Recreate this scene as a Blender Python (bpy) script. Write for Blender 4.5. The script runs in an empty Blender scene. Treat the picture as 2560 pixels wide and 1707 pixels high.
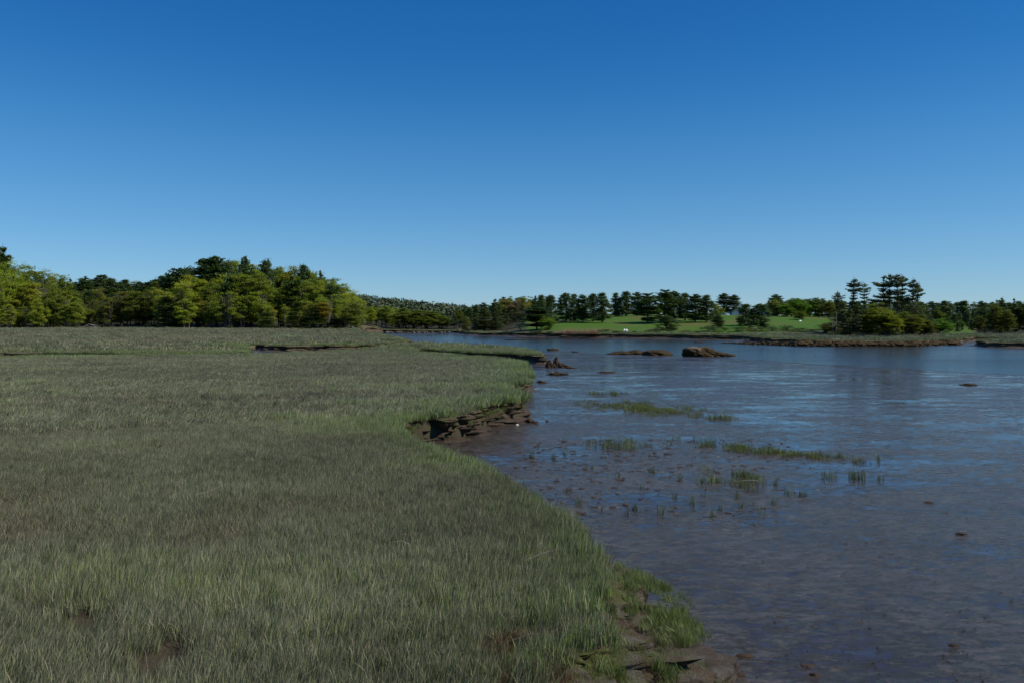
import bpy, math, random
import numpy as np
from mathutils import Vector, Matrix
R = math.radians
SC = bpy.context.scene
COL = SC.collection

# ------------------------------------------------------------------ camera
CAMZ = 3.15
F = 28 / 36 * 2560
HY = 808.0
cam = bpy.data.cameras.new('camera'); cam.lens = 28; cam.sensor_width = 36
cam.shift_y = -(853.5 - HY) / 2560; cam.clip_start = 0.1; cam.clip_end = 9000
camo = bpy.data.objects.new('camera', cam); camo.location = (0, 0, CAMZ); camo.rotation_euler = (R(90), 0, 0)
COL.objects.link(camo); SC.camera = camo
# ------------------------------------------------------------------ sky, sun, exposure
SUN_AZ, SUN_EL = 103, 44
w = bpy.data.worlds.new("World"); SC.world = w; w.use_nodes = True
nt = w.node_tree; bg = nt.nodes['Background']
sky = nt.nodes.new('ShaderNodeTexSky'); sky.sky_type = 'NISHITA'; sky.sun_disc = False
sky.sun_elevation = R(SUN_EL); sky.sun_rotation = R(SUN_AZ)
sky.air_density = 1; sky.dust_density = 0; sky.ozone_density = 2
def wn(t, **k):
    n = nt.nodes.new(t)
    for a, b in k.items(): setattr(n, a, b)
    return n
sep = wn('ShaderNodeSeparateColor'); comb = wn('ShaderNodeCombineColor')
nt.links.new(sky.outputs[0], sep.inputs[0])
geo = wn('ShaderNodeTexCoord'); sx = wn('ShaderNodeSeparateXYZ'); nt.links.new(geo.outputs['Generated'], sx.inputs[0])
zc = wn('ShaderNodeFloatCurve'); nt.links.new(sx.outputs[2], zc.inputs[1]); cv = zc.mapping.curves[0]
zc.mapping.use_clip = False; cv.points[0].location = (0, 0); cv.points[1].location = (1, .05)
for q in ((.19, .165), (.36, .36), (.46, .40), (.75, .12)): cv.points.new(*q)
zc.mapping.update()
# deep polarised blue: per-channel response k * sky^0.6 * exp(b * elevation)
SKYFIT = [(.55, -6.0), (.92, -1.97), (1.24, -.64)]
for k in range(3):
    a, b = SKYFIT[k]
    p = wn('ShaderNodeMath', operation='POWER'); nt.links.new(sep.outputs[k], p.inputs[0]); p.inputs[1].default_value = .6
    m = wn('ShaderNodeMath', operation='MULTIPLY_ADD'); nt.links.new(zc.outputs[0], m.inputs[0]); m.inputs[1].default_value = b; m.inputs[2].default_value = a
    e = wn('ShaderNodeMath', operation='EXPONENT'); nt.links.new(m.outputs[0], e.inputs[0])
    q = wn('ShaderNodeMath', operation='MULTIPLY'); nt.links.new(p.outputs[0], q.inputs[0]); nt.links.new(e.outputs[0], q.inputs[1])
    nt.links.new(q.outputs[0], comb.inputs[k])
nt.links.new(comb.outputs[0], bg.inputs[0]); bg.inputs[1].default_value = 0.066
sl = bpy.data.lights.new('sun', 'SUN'); sl.energy = 5.0; sl.angle = R(0.53); sl.color = (1, .93, .82)
slo = bpy.data.objects.new('sun', sl); COL.objects.link(slo)
sd = Vector((math.sin(R(SUN_AZ)) * math.cos(R(SUN_EL)), math.cos(R(SUN_AZ)) * math.cos(R(SUN_EL)), math.sin(R(SUN_EL))))
slo.rotation_euler = sd.to_track_quat('Z', 'Y').to_euler(); slo.location = (40, 10, 60)
SC.view_settings.view_transform = 'Standard'; SC.view_settings.look = 'None'; SC.view_settings.gamma = 1
SC.view_settings.exposure = 0.0
SC.cycles.max_bounces = 6; SC.cycles.transparent_max_bounces = 6; SC.cycles.diffuse_bounces = 2; SC.cycles.glossy_bounces = 3
SC.cycles.transmission_bounces = 2; SC.cycles.caustics_reflective = False; SC.cycles.caustics_refractive = False

# ------------------------------------------------------------------ numeric helpers
rng = np.random.default_rng(7)
def at(px, py, z):
    d = (CAMZ - z) * F / (py - HY)
    return ((px - 1280) * d / F, d)
def hash3(ix, iy, iz, s):
    h = (ix.astype(np.int64) * 374761393 + iy.astype(np.int64) * 668265263 + iz.astype(np.int64) * 2147483647 + s * 1274126177) & 0xffffffff
    h = ((h ^ (h >> 13)) * 1274126177) & 0xffffffff
    h = (h ^ (h >> 16)) & 0xffffffff
    return h / 4294967295.0
def vn(x, y, z=None, s=0):
    x = np.asarray(x, float); y = np.asarray(y, float); z = np.zeros_like(x) if z is None else np.asarray(z, float)
    ix, iy, iz = np.floor(x), np.floor(y), np.floor(z)
    fx, fy, fz = x - ix, y - iy, z - iz
    fx = fx * fx * (3 - 2 * fx); fy = fy * fy * (3 - 2 * fy); fz = fz * fz * (3 - 2 * fz)
    r = 0
    for a in (0, 1):
        for b in (0, 1):
            for c in (0, 1):
                wgt = (fx if a else 1 - fx) * (fy if b else 1 - fy) * (fz if c else 1 - fz)
                r = r + wgt * hash3(ix + a, iy + b, iz + c, s)
    return r * 2 - 1
def fbm(x, y, z=None, s=0, o=4):
    r = 0; a = 1; f = 1; t = 0
    for i in range(o):
        r = r + a * vn(x * f, y * f, None if z is None else z * f, s + i); t += a; a *= .5; f *= 2.03
    return r / t
def ss(a, b, x):
    t = np.clip((x - a) / (b - a), 0, 1); return t * t * (3 - 2 * t)

# ------------------------------------------------------------------ scene helpers
def mk(name, V, Fc, mat=None, parent=None, smooth=False, attrs=None, link=True):
    V = np.asarray(V, np.float32); me = bpy.data.meshes.new(name)
    Fs = Fc if isinstance(Fc, (list, tuple)) else [Fc]
    Fs = [np.asarray(f, np.int32) for f in Fs if len(f)]
    me.vertices.add(len(V)); me.vertices.foreach_set('co', V.ravel())
    nl = sum(f.size for f in Fs); npoly = sum(len(f) for f in Fs)
    me.loops.add(nl); me.polygons.add(npoly)
    me.loops.foreach_set('vertex_index', np.concatenate([f.ravel() for f in Fs]))
    tot = np.concatenate([np.full(len(f), f.shape[1], np.int32) for f in Fs])
    st = np.concatenate([[0], np.cumsum(tot)[:-1]]).astype(np.int32)
    me.polygons.foreach_set('loop_start', st); me.polygons.foreach_set('loop_total', tot)
    if smooth: me.polygons.foreach_set('use_smooth', np.ones(npoly, bool))
    for k, v in (attrs or {}).items():
        v = np.asarray(v, np.float32)
        if v.ndim == 1:
            a = me.attributes.new(k, 'FLOAT', 'POINT'); a.data.foreach_set('value', v)
        else:
            a = me.attributes.new(k, 'FLOAT_COLOR', 'POINT')
            if v.shape[1] == 3: v = np.c_[v, np.ones(len(v), np.float32)]
            a.data.foreach_set('color', v.ravel())
    me.update(calc_edges=True)
    if mat: me.materials.append(mat)
    o = bpy.data.objects.new(name, me)
    if link: COL.objects.link(o)
    if parent: o.parent = parent
    return o
def tag(o, label=None, cat=None, group=None, kind=None):
    if label: o['label'] = label
    if cat: o['category'] = cat
    if group: o['group'] = group
    if kind: o['kind'] = kind
    return o
def empty(name, loc, rz=0, sc=(1, 1, 1)):
    o = bpy.data.objects.new(name, None); COL.objects.link(o); o.location = loc; o.rotation_euler = (0, 0, rz); o.scale = sc
    o.empty_display_size = .2
    return o
class MB:
    def __init__(s): s.V = []; s.Q = []; s.n = 0; s.A = []
    def add(s, V, Q, a=0.5):
        V = np.asarray(V, float); s.V.append(V); s.Q.append(np.asarray(Q) + s.n); s.n += len(V)
        s.A.append(np.full(len(V), a) if np.isscalar(a) else np.asarray(a))
    def tube(s, P, r, k=6, a=0.5):
        P = np.asarray(P, float); n = len(P); r = np.broadcast_to(r, (n,))
        T = np.gradient(P, axis=0); T /= np.linalg.norm(T, axis=1)[:, None] + 1e-9
        ref = np.array([0, 0, 1.]) if abs(T[:, 2]).mean() < .8 else np.array([1., 0, 0])
        U = np.cross(T, ref); U /= np.linalg.norm(U, axis=1)[:, None] + 1e-9; W = np.cross(T, U)
        th = np.arange(k) * 2 * np.pi / k
        V = P[:, None] + r[:, None, None] * (np.cos(th)[None, :, None] * U[:, None] + np.sin(th)[None, :, None] * W[:, None])
        i = np.arange(n - 1)[:, None] * k; j = np.arange(k)[None]; j2 = (j + 1) % k
        Q = np.stack([i + j, i + j2, i + k + j2, i + k + j], -1).reshape(-1, 4)
        s.add(V.reshape(-1, 3), Q, a)
    def leaves(s, C, size, flat=0.0, asp=1.0, g=np.random.default_rng(1), a=None, dirs=None):
        n = len(C); size = np.broadcast_to(size, (n,))
        N = g.normal(size=(n, 3)); N[:, 2] += np.sign(N[:, 2]) * flat; N /= np.linalg.norm(N, axis=1)[:, None]
        X = g.normal(size=(n, 3)) if dirs is None else dirs + g.normal(size=(n, 3)) * .35
        X -= (X * N).sum(1)[:, None] * N; X /= np.linalg.norm(X, axis=1)[:, None] + 1e-9; Y = np.cross(N, X)
        h = size[:, None] * .5
        V = np.stack([C - X * h, C - Y * h / asp * .8 + X * h * .1, C + X * h, C + Y * h / asp], 1)
        Q = np.arange(n * 4).reshape(n, 4)
        if a is None: a = g.random(n)
        s.add(V.reshape(-1, 3), Q, np.repeat(a, 4))
    def out(s): return np.concatenate(s.V), np.concatenate(s.Q), np.concatenate(s.A)
    def build(s, name, mat, parent=None, smooth=False, link=True):
        V, Q, A = s.out(); return mk(name, V, Q, mat, parent, smooth, {'v': A}, link)

# ------------------------------------------------------------------ materials
class NT:
    def __init__(s, name):
        s.m = bpy.data.materials.new(name); s.m.use_nodes = True; s.t = s.m.node_tree
        s.b = s.t.nodes['Principled BSDF']; s.out = s.t.nodes['Material Output']
    def n(s, t, ins=None, **k):
        n = s.t.nodes.new(t)
        for a, b in k.items(): setattr(n, a, b)
        for a, b in (ins or {}).items():
            if isinstance(b, bpy.types.NodeSocket): s.t.links.new(b, n.inputs[a])
            else: n.inputs[a].default_value = b
        return n
    def l(s, a, b): s.t.links.new(a, b)
    def noise(s, scale, det=4, rough=.55, vec=None, dist=0):
        i = {'Scale': scale, 'Detail': det, 'Roughness': rough, 'Distortion': dist}
        if vec is not None: i['Vector'] = vec
        return s.n('ShaderNodeTexNoise', i).outputs['Fac']
    def ramp(s, fac, *st, interp='LINEAR'):
        n = s.n('ShaderNodeValToRGB', {'Fac': fac}); cr = n.color_ramp; cr.interpolation = interp
        while len(cr.elements) < len(st): cr.elements.new(.5)
        for e, (p, c) in zip(cr.elements, st): e.position = p; e.color = (*c, 1) if not np.isscalar(c) else (c, c, c, 1)
        return n.outputs[0]
    def mix(s, f, a, b, mode='MIX'):
        n = s.n('ShaderNodeMix', data_type='RGBA', blend_type=mode)
        for k, v in ((0, f), (6, a), (7, b)):
            if isinstance(v, bpy.types.NodeSocket): s.l(v, n.inputs[k])
            else: n.inputs[k].default_value = (*v, 1) if isinstance(v, tuple) else v
        return n.outputs[2]
    def math(s, op, a, b=0, c=0):
        n = s.n('ShaderNodeMath', operation=op)
        for k, v in enumerate((a, b, c)):
            if isinstance(v, bpy.types.NodeSocket): s.l(v, n.inputs[k])
            else: n.inputs[k].default_value = v
        return n.outputs[0]
    def pos(s): return s.n('ShaderNodeNewGeometry').outputs['Position']
    def mapv(s, vec, scale, rot=(0, 0, 0)):
        return s.n('ShaderNodeMapping', {'Vector': vec, 'Scale': scale, 'Rotation': rot}).outputs[0]
    def attr(s, name, typ='GEOMETRY'): return s.n('ShaderNodeAttribute', attribute_name=name, attribute_type=typ)
    def bump(s, h, st, dist, norm=None):
        i = {'Height': h, 'Strength': st, 'Distance': dist}
        if norm is not None: i['Normal'] = norm
        return s.n('ShaderNodeBump', i).outputs[0]
    def setp(s, **k):
        for a, v in k.items():
            a = a.replace('_', ' ')
            if isinstance(v, bpy.types.NodeSocket): s.l(v, s.b.inputs[a])
            else: s.b.inputs[a].default_value = (*v, 1) if isinstance(v, tuple) else v
        return s.m

def leaf_mat(name, dark, light, trans=.3, rough=.6, spec=.3):
    t = NT(name); v = t.attr('v').outputs['Fac']
    c = t.mix(v, dark, light)
    oi = t.n('ShaderNodeObjectInfo')
    c = t.mix(1.0, c, oi.outputs['Color'], 'MULTIPLY')
    nz = t.noise(.35, 2, .5, t.pos())
    c = t.mix(t.math('MULTIPLY', t.ramp(nz, (.4, 0.), (.62, 1.)), .35), c, t.mix(1.0, c, (1.35, 1.2, .9), 'MULTIPLY'))
    t.setp(Base_Color=c, Roughness=rough, Specular_IOR_Level=spec)
    tr = t.n('ShaderNodeBsdfTranslucent', {'Color': t.mix(1.0, c, (1.1, 1.25, .5), 'MULTIPLY')})
    mx = t.n('ShaderNodeMixShader', {0: trans, 1: t.b.outputs[0], 2: tr.outputs[0]})
    t.l(mx.outputs[0], t.out.inputs[0]); return t.m
M = {}
M['decid'] = leaf_mat('spring_leaves', (.085, .105, .022), (.25, .275, .055), .5)
M['pine'] = leaf_mat('pine_needles', (.03, .055, .018), (.095, .15, .042), .28, .4)
M['islepine'] = leaf_mat('island_pine_needles', (.035, .055, .018), (.11, .145, .038), .25, .5)
M['shrub'] = leaf_mat('shrub_leaves', (.05, .07, .03), (.1, .14, .05), .25)
t = NT('bark'); c = t.mix(t.noise(1.2, 4, .6, t.mapv(t.pos(), (1, 1, .25))), (.035, .028, .022), (.15, .135, .115)); M['bark'] = t.setp(Base_Color=c, Roughness=.9)
t = NT('pale_bark'); c = t.mix(t.noise(1.5, 4, .6, t.pos()), (.06, .055, .045), (.19, .175, .15)); M['palebark'] = t.setp(Base_Color=c, Roughness=.9)
t = NT('driftwood'); c = t.mix(t.noise(9, 3, .6, t.pos()), (.2, .18, .15), (.42, .39, .34)); M['drift'] = t.setp(Base_Color=c, Roughness=.85)

# ------------------------------------------------------------------ land outlines (plan view, metres)
A = at
ZG = .15
main_poly = [(-.9, -12), (-.5, 0), (-.15, 4.5), (.12, 6.3), (.52, 7.1), (.86, 8.0), (1.14, 9.0), (1.3, 10.0), (1.32, 10.9), (1.16, 11.9),
    (.65, 13.4), (.28, 15.3), (-.24, 16.4), (-.8, 17.7), (-1.35, 18.8), (-1.9, 19.9), (-2.35, 20.9), (-2.85, 22.3), (-3.25, 23.8), (-3.2, 25.2), (-2.4, 25.9), (-1.55, 26.1), (-1.15, 27.6),
    (-.75, 29.6), (-.18, 30.6), (.3, 31.3), (.45, 32.4), (.26, 34.5), (-.15, 36.5), (-.5, 38.6), (-.45, 40.2), (.1, 40.9), (.6, 41.2), (1.1, 42.4), (1.4, 46), (1.38, 50),
    (1.2, 56), (.9, 60), (.0, 65), (-1.6, 69.6), (-4.1, 73.2), (-7.2, 78), (-9.5, 84), (-11.6, 92), (-10.8, 95), (-8, 91.5), (-5, 84.5), (-1.9, 82), (.9, 80.5), (2.4, 75.2), (3.3, 75),
    (3.4, 82), (2.4, 92), (-3, 104), (-9.6, 118), (-16, 122), (-16.5, 108), A(900, 873.5, ZG), A(800, 879, ZG), A(640, 884, ZG), A(400, 887, ZG), A(204, 889, ZG), A(0, 893, ZG), (-60, 64), (-110, 50), (-110, -12)]
m5_poly = [(-150, 74), (-58, 81), A(0, 879, ZG), A(100, 881, ZG), A(180, 882, ZG), A(215, 882, ZG), A(300, 881.5, ZG), A(420, 881.5, ZG), A(600, 880, ZG), A(636, 876, ZG), A(622, 863, ZG), A(630, 859, ZG),
    A(684, 862.5, ZG), A(800, 862.5, ZG), A(900, 861, ZG), A(1000, 855, ZG), A(1027, 850.5, ZG), A(1015, 845, ZG), A(985, 839.5, ZG), (-37, 215), (-46, 240), (-58, 300), (-52, 340), (-52, 420), (-380, 420), (-380, 80)]
ZM = -.62
isl = [A(950, 831.3, ZM), A(1050, 831.3, ZM), A(1140, 832, ZM), A(1152, 835, ZM), A(1185, 838, ZM), A(1300, 841, ZM), A(1400, 843, ZM), A(1500, 844.5, ZM), A(1650, 846, ZM),
    A(1760, 848, ZM), A(1850, 849, ZM), A(1878, 852, ZM), A(1900, 856.5, ZM), A(1960, 860, ZM), A(2075, 861.5, ZM), A(2200, 862, ZM), A(2320, 861.5, ZM), A(2395, 857.5, ZM), A(2408, 853.5, ZM), A(2480, 851.5, ZM),
    A(2600, 851.5, ZM), A(2800, 852, ZM), A(2800, 856, ZM), A(2560, 857, ZM), A(2490, 858.5, ZM), A(2450, 861.5, ZM), A(2452, 865.5, ZM), A(2500, 868, ZM), A(2570, 868.5, ZM), A(2750, 870, ZM), (110, 112), (260, 110), (380, 420), (-40, 470), (-90, 420)]
POLYS = [np.array(main_poly), np.array(m5_poly), np.array(isl)]
def resample(P, ds_fn):
    out = []; n = len(P)
    for i in range(n):
        a, b = P[i], P[(i + 1) % n]; L = np.linalg.norm(b - a); d = np.linalg.norm((a + b) / 2)
        k = max(1, int(L / ds_fn(d)))
        out.append(a + (b - a) * np.arange(k)[:, None] / k)
    return np.concatenate(out)
def chaikin(P, k=2):
    for _ in range(k):
        Q = np.roll(P, -1, 0); P = np.stack([P * .75 + Q * .25, P * .25 + Q * .75], 1).reshape(-1, 2)
    return P
def wiggle(P):
    # scalloped, slumped edge: displace along the outline normal
    T = np.roll(P, -1, 0) - np.roll(P, 1, 0); T /= np.linalg.norm(T, axis=1)[:, None] + 1e-9
    N = np.stack([T[:, 1], -T[:, 0]], 1); d = np.linalg.norm(P, axis=1)
    sc = np.clip(d / 25, .6, 5)
    w_ = fbm(P[:, 0] / sc, P[:, 1] / sc, None, 3, 3) * .32 * sc + fbm(P[:, 0] * 2.2, P[:, 1] * 2.2, None, 9, 3) * .16
    return P + N * w_[:, None]
fine = [wiggle(resample(chaikin(P), lambda d: np.clip(d * .006, .05, 2.0))) for P in POLYS]
coarse = [resample(f[::4], lambda d: 1e9) for f in fine]
def sdf(x, y, polys=None):
    """signed distance, negative inside the marsh"""
    x = np.asarray(x, float).ravel(); y = np.asarray(y, float).ravel(); best = np.full(len(x), 1e9); inside = np.zeros(len(x), bool)
    for P in (polys or coarse):
        a = P; b = np.roll(P, -1, 0)
        for s0 in range(0, len(x), 20000):
            X = x[s0:s0 + 20000, None]; Y = y[s0:s0 + 20000, None]
            ex, ey = (b - a).T; wx = X - a[:, 0]; wy = Y - a[:, 1]
            tt = np.clip((wx * ex + wy * ey) / (ex * ex + ey * ey + 1e-12), 0, 1)
            dd = ((wx - ex * tt) ** 2 + (wy - ey * tt) ** 2).min(1)
            c = ((a[:, 1] <= Y) != (b[:, 1] <= Y)) & (X < ex * (Y - a[:, 1]) / (np.where(ey == 0, 1e-12, ey)) + a[:, 0])
            ins = c.sum(1) % 2 == 1
            best[s0:s0 + 20000] = np.minimum(best[s0:s0 + 20000], np.where(ins, -1, 1) * np.sqrt(dd))
    return best

# height of the land, by direction from the viewpoint: toe of the upland, its level and slope
TBL = np.array([(-900, 268, 1.2, .05), (0, 268, 1.2, .05), (260, 290, 1.2, .04), (420, 285, 1.2, .03), (900, 290, 1.1, .03), (960, 330, .3, .04), (1130, 320, .0, .04), (1185, 268, .0, .03),
    (1290, 228, .15, .05), (1400, 210, .3, .058), (1900, 200, .3, .058), (2100, 196, .2, .05), (2290, 204, .0, .02), (2600, 210, .0, .03), (3600, 210, .0, .03)])
def land(x, y):
    x = np.asarray(x, float); y = np.asarray(y, float); d = np.maximum(y, 1)
    px = np.clip(x / d * F + 1280, -900, 3600)
    toe, z0, sl_ = (np.interp(px, TBL[:, 0], TBL[:, k]) for k in (1, 2, 3))
    base = z0 * ss(0, 1, (d - (toe - 150)) / 150)
    up = sl_ * np.clip(d - toe, 0, 95) + .012 * np.clip(d - toe - 95, 0, 600)
    und = fbm(x / 3., y / 3., None, 21, 3) * .06 + fbm(x / 14., y / 14., None, 22, 3) * .07 * ss(14, 50, d)
    lump = fbm(x / 22., y / 22., None, 25, 3) * .5 * ss(0, 25, d - toe)
    z = base + up + und + lump
    k = at(2205, 830, 1.1)                       # knoll under the point's pines
    z = z + 1.15 * np.exp(-(((x - 81) / 14) ** 2 + ((y - 176) / 11) ** 2))
    # far ridge behind the inlet and the wooded rises
    z = z + 30 * np.exp(-(((x + 330) / 230) ** 2 + ((y - 1000) / 220) ** 2)) + 10 * np.exp(-(((x + 260) / 160) ** 2 + ((y - 520) / 110) ** 2))
    z = z + 2 * np.exp(-(((x - 300) / 200) ** 2 + ((y - 480) / 90) ** 2)) 
    return z
ZF = -.68
# trampled pits in the near marsh (world x, y, radius, depth)
PITS = [(*A(395, 1640, 0), .38, .16), (*A(210, 1545, 0), .42, .12), (*A(545, 1535, 0), .22, .1)]
def pit(x, y):
    r = 0
    for a, b, rr, dp in PITS: r = r + dp * np.exp(-((x - a) ** 2 + ((y - b)) ** 2 / 2.2) / rr ** 2)
    return r
def marsh_z(x, y): return land(x, y) - pit(x, y) + .16 * np.exp(-((x + .9) / 3.2) ** 2 - ((y - 28.5) / 3.2) ** 2)
def inset(d): return np.clip(.03 * d, .22, 8)

# ------------------------------------------------------------------ ground sheet
ang = np.concatenate([np.linspace(-180, -60, 40)[:-1], np.linspace(-60, -36, 60)[:-1], np.linspace(-36, 36, 640), np.linspace(36, 60, 60)[1:], np.linspace(60, 180, 40)[1:]])
rad = np.concatenate([[.3, 1, 2, 3], np.geomspace(3.6, 420, 560), np.geomspace(430, 7000, 60)])
AA, RR = np.meshgrid(np.radians(ang), rad, indexing='ij')
gx, gy = (RR * np.sin(AA)).ravel(), (RR * np.cos(AA)).ravel()
far = gy > 380
dsd = np.full(len(gx), -5.); near = ~far
dsd[near] = sdf(gx[near], gy[near])
dsd[(gy < -12)] = 5
ins = inset(np.hypot(gx, gy))
gz = marsh_z(gx, gy)
f_ = ss(0, 1, (dsd + ins * .3) / np.minimum(ins * .3 + .15, 1.0))
gz = gz * (1 - f_) + (-1.7) * f_
na, nr = AA.shape
ii = np.arange(na - 1)[:, None] * nr + np.arange(nr - 1)[None]
GQ = np.stack([ii, ii + nr, ii + nr + 1, ii + 1], -1).reshape(-1, 4)[:, ::-1]
d_up = gy - np.interp(np.clip(gx / np.maximum(gy, 1) * F + 1280, -900, 3600), TBL[:, 0], TBL[:, 1])
gpx = np.clip(gx / np.maximum(gy, 1) * F + 1280, -900, 3600)
lawn = ss(-6, 4, d_up) * ss(1270, 1330, gpx) * (1 - ss(2080, 2110, gpx)) + ss(0, 6, d_up) * ss(2340, 2360, gpx) * (1 - ss(2425, 2445, gpx))
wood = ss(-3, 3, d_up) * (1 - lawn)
t = NT('marsh_soil'); p = t.pos()
n1 = t.noise(1.3, 5, .6, p); n2 = t.noise(22, 5, .7, p); n3 = t.noise(.12, 4, .6, t.mapv(p, (.35, 1, 1)))
soil = t.mix(n2, (.028, .022, .015), (.085, .07, .045))
soil = t.mix(t.ramp(n1, (.42, 0.), (.6, 1.)), soil, (.05, .052, .022))
# beyond the blades one can resolve, the turf colour itself
cd = t.n('ShaderNodeSeparateXYZ', {0: p}).outputs[1]
turf = t.mix(n2, (.075, .082, .045), (.14, .135, .085)); turf = t.mix(t.ramp(n3, (.45, 0.), (.6, 1.)), turf, (.17, .145, .1))
dn = t.math('MULTIPLY_ADD', cd, 1 / 80., -.5); dn2 = t.n('ShaderNodeClamp', {0: dn}).outputs[0]
c = t.mix(dn2, soil, turf)
lw = t.mix(t.noise(.5, 4, .6, p), (.042, .105, .008), (.07, .15, .012)); lw = t.mix(t.ramp(t.noise(.05, 3, .5, p), (.5, 0.), (.65, 1.)), lw, (.11, .105, .03))
lw = t.mix(t.math('MULTIPLY', t.noise(6, 3, .7, p), .5), lw, (.035, .065, .012))
c = t.mix(t.attr('lawn').outputs['Fac'], c, lw)
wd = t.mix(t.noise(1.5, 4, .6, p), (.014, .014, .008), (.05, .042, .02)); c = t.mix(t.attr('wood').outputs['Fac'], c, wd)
b = t.bump(t.noise(18, 6, .7, p), .9, .05)
t.setp(Base_Color=c, Roughness=.95, Specular_IOR_Level=.15, Normal=b); M['ground'] = t.m
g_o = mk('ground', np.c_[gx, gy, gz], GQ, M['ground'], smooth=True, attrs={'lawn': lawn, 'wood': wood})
tag(g_o, kind='structure')

# ------------------------------------------------------------------ eroded mud bank round every marsh edge
t = NT('bank_mud'); p = t.pos(); sxyz = t.n('ShaderNodeSeparateXYZ', {0: p}); v = t.attr('t').outputs['Fac']
n1 = t.noise(3.2, 6, .65, p); n2 = t.noise(14, 6, .75, p); n3 = t.noise(1.7, 3, .5, p)
c = t.mix(n2, (.016, .01, .006), (.16, .108, .066)); c = t.mix(t.math('MULTIPLY', t.ramp(n1, (.45, 0.), (.62, 1.)), t.ramp(t.math('DIVIDE', sxyz.outputs[1], 20.), (.35, 1.), (.8, .25))), c, t.mix(n2, (.07, .06, .048), (.24, .215, .175)))
moss = t.mix(n2, (.05, .062, .012), (.15, .165, .022))
mm = t.math('MULTIPLY', t.ramp(t.noise(2.6, 5, .7, p), (.46, 0.), (.56, 1.)), t.ramp(v, (.05, 1.), (.62, 0.)))
c = t.mix(t.math('MULTIPLY', mm, .85), c, moss)
weed = t.ramp(v, (.62, 0.), (.8, 1.)); c = t.mix(t.math('MULTIPLY', weed, t.ramp(n3, (.4, .2), (.6, .9))), c, t.mix(n2, (.025, .018, .01), (.1, .07, .04)))
b = t.bump(t.noise(30, 5, .7, p), 1.0, .04, t.bump(n2, 1.0, .09, t.bump(n1, 1.0, .14)))
M['bank'] = t.setp(Base_Color=c, Roughness=t.ramp(v, (.5, .85), (.95, .35)), Specular_IOR_Level=.35, Normal=b)
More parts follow.
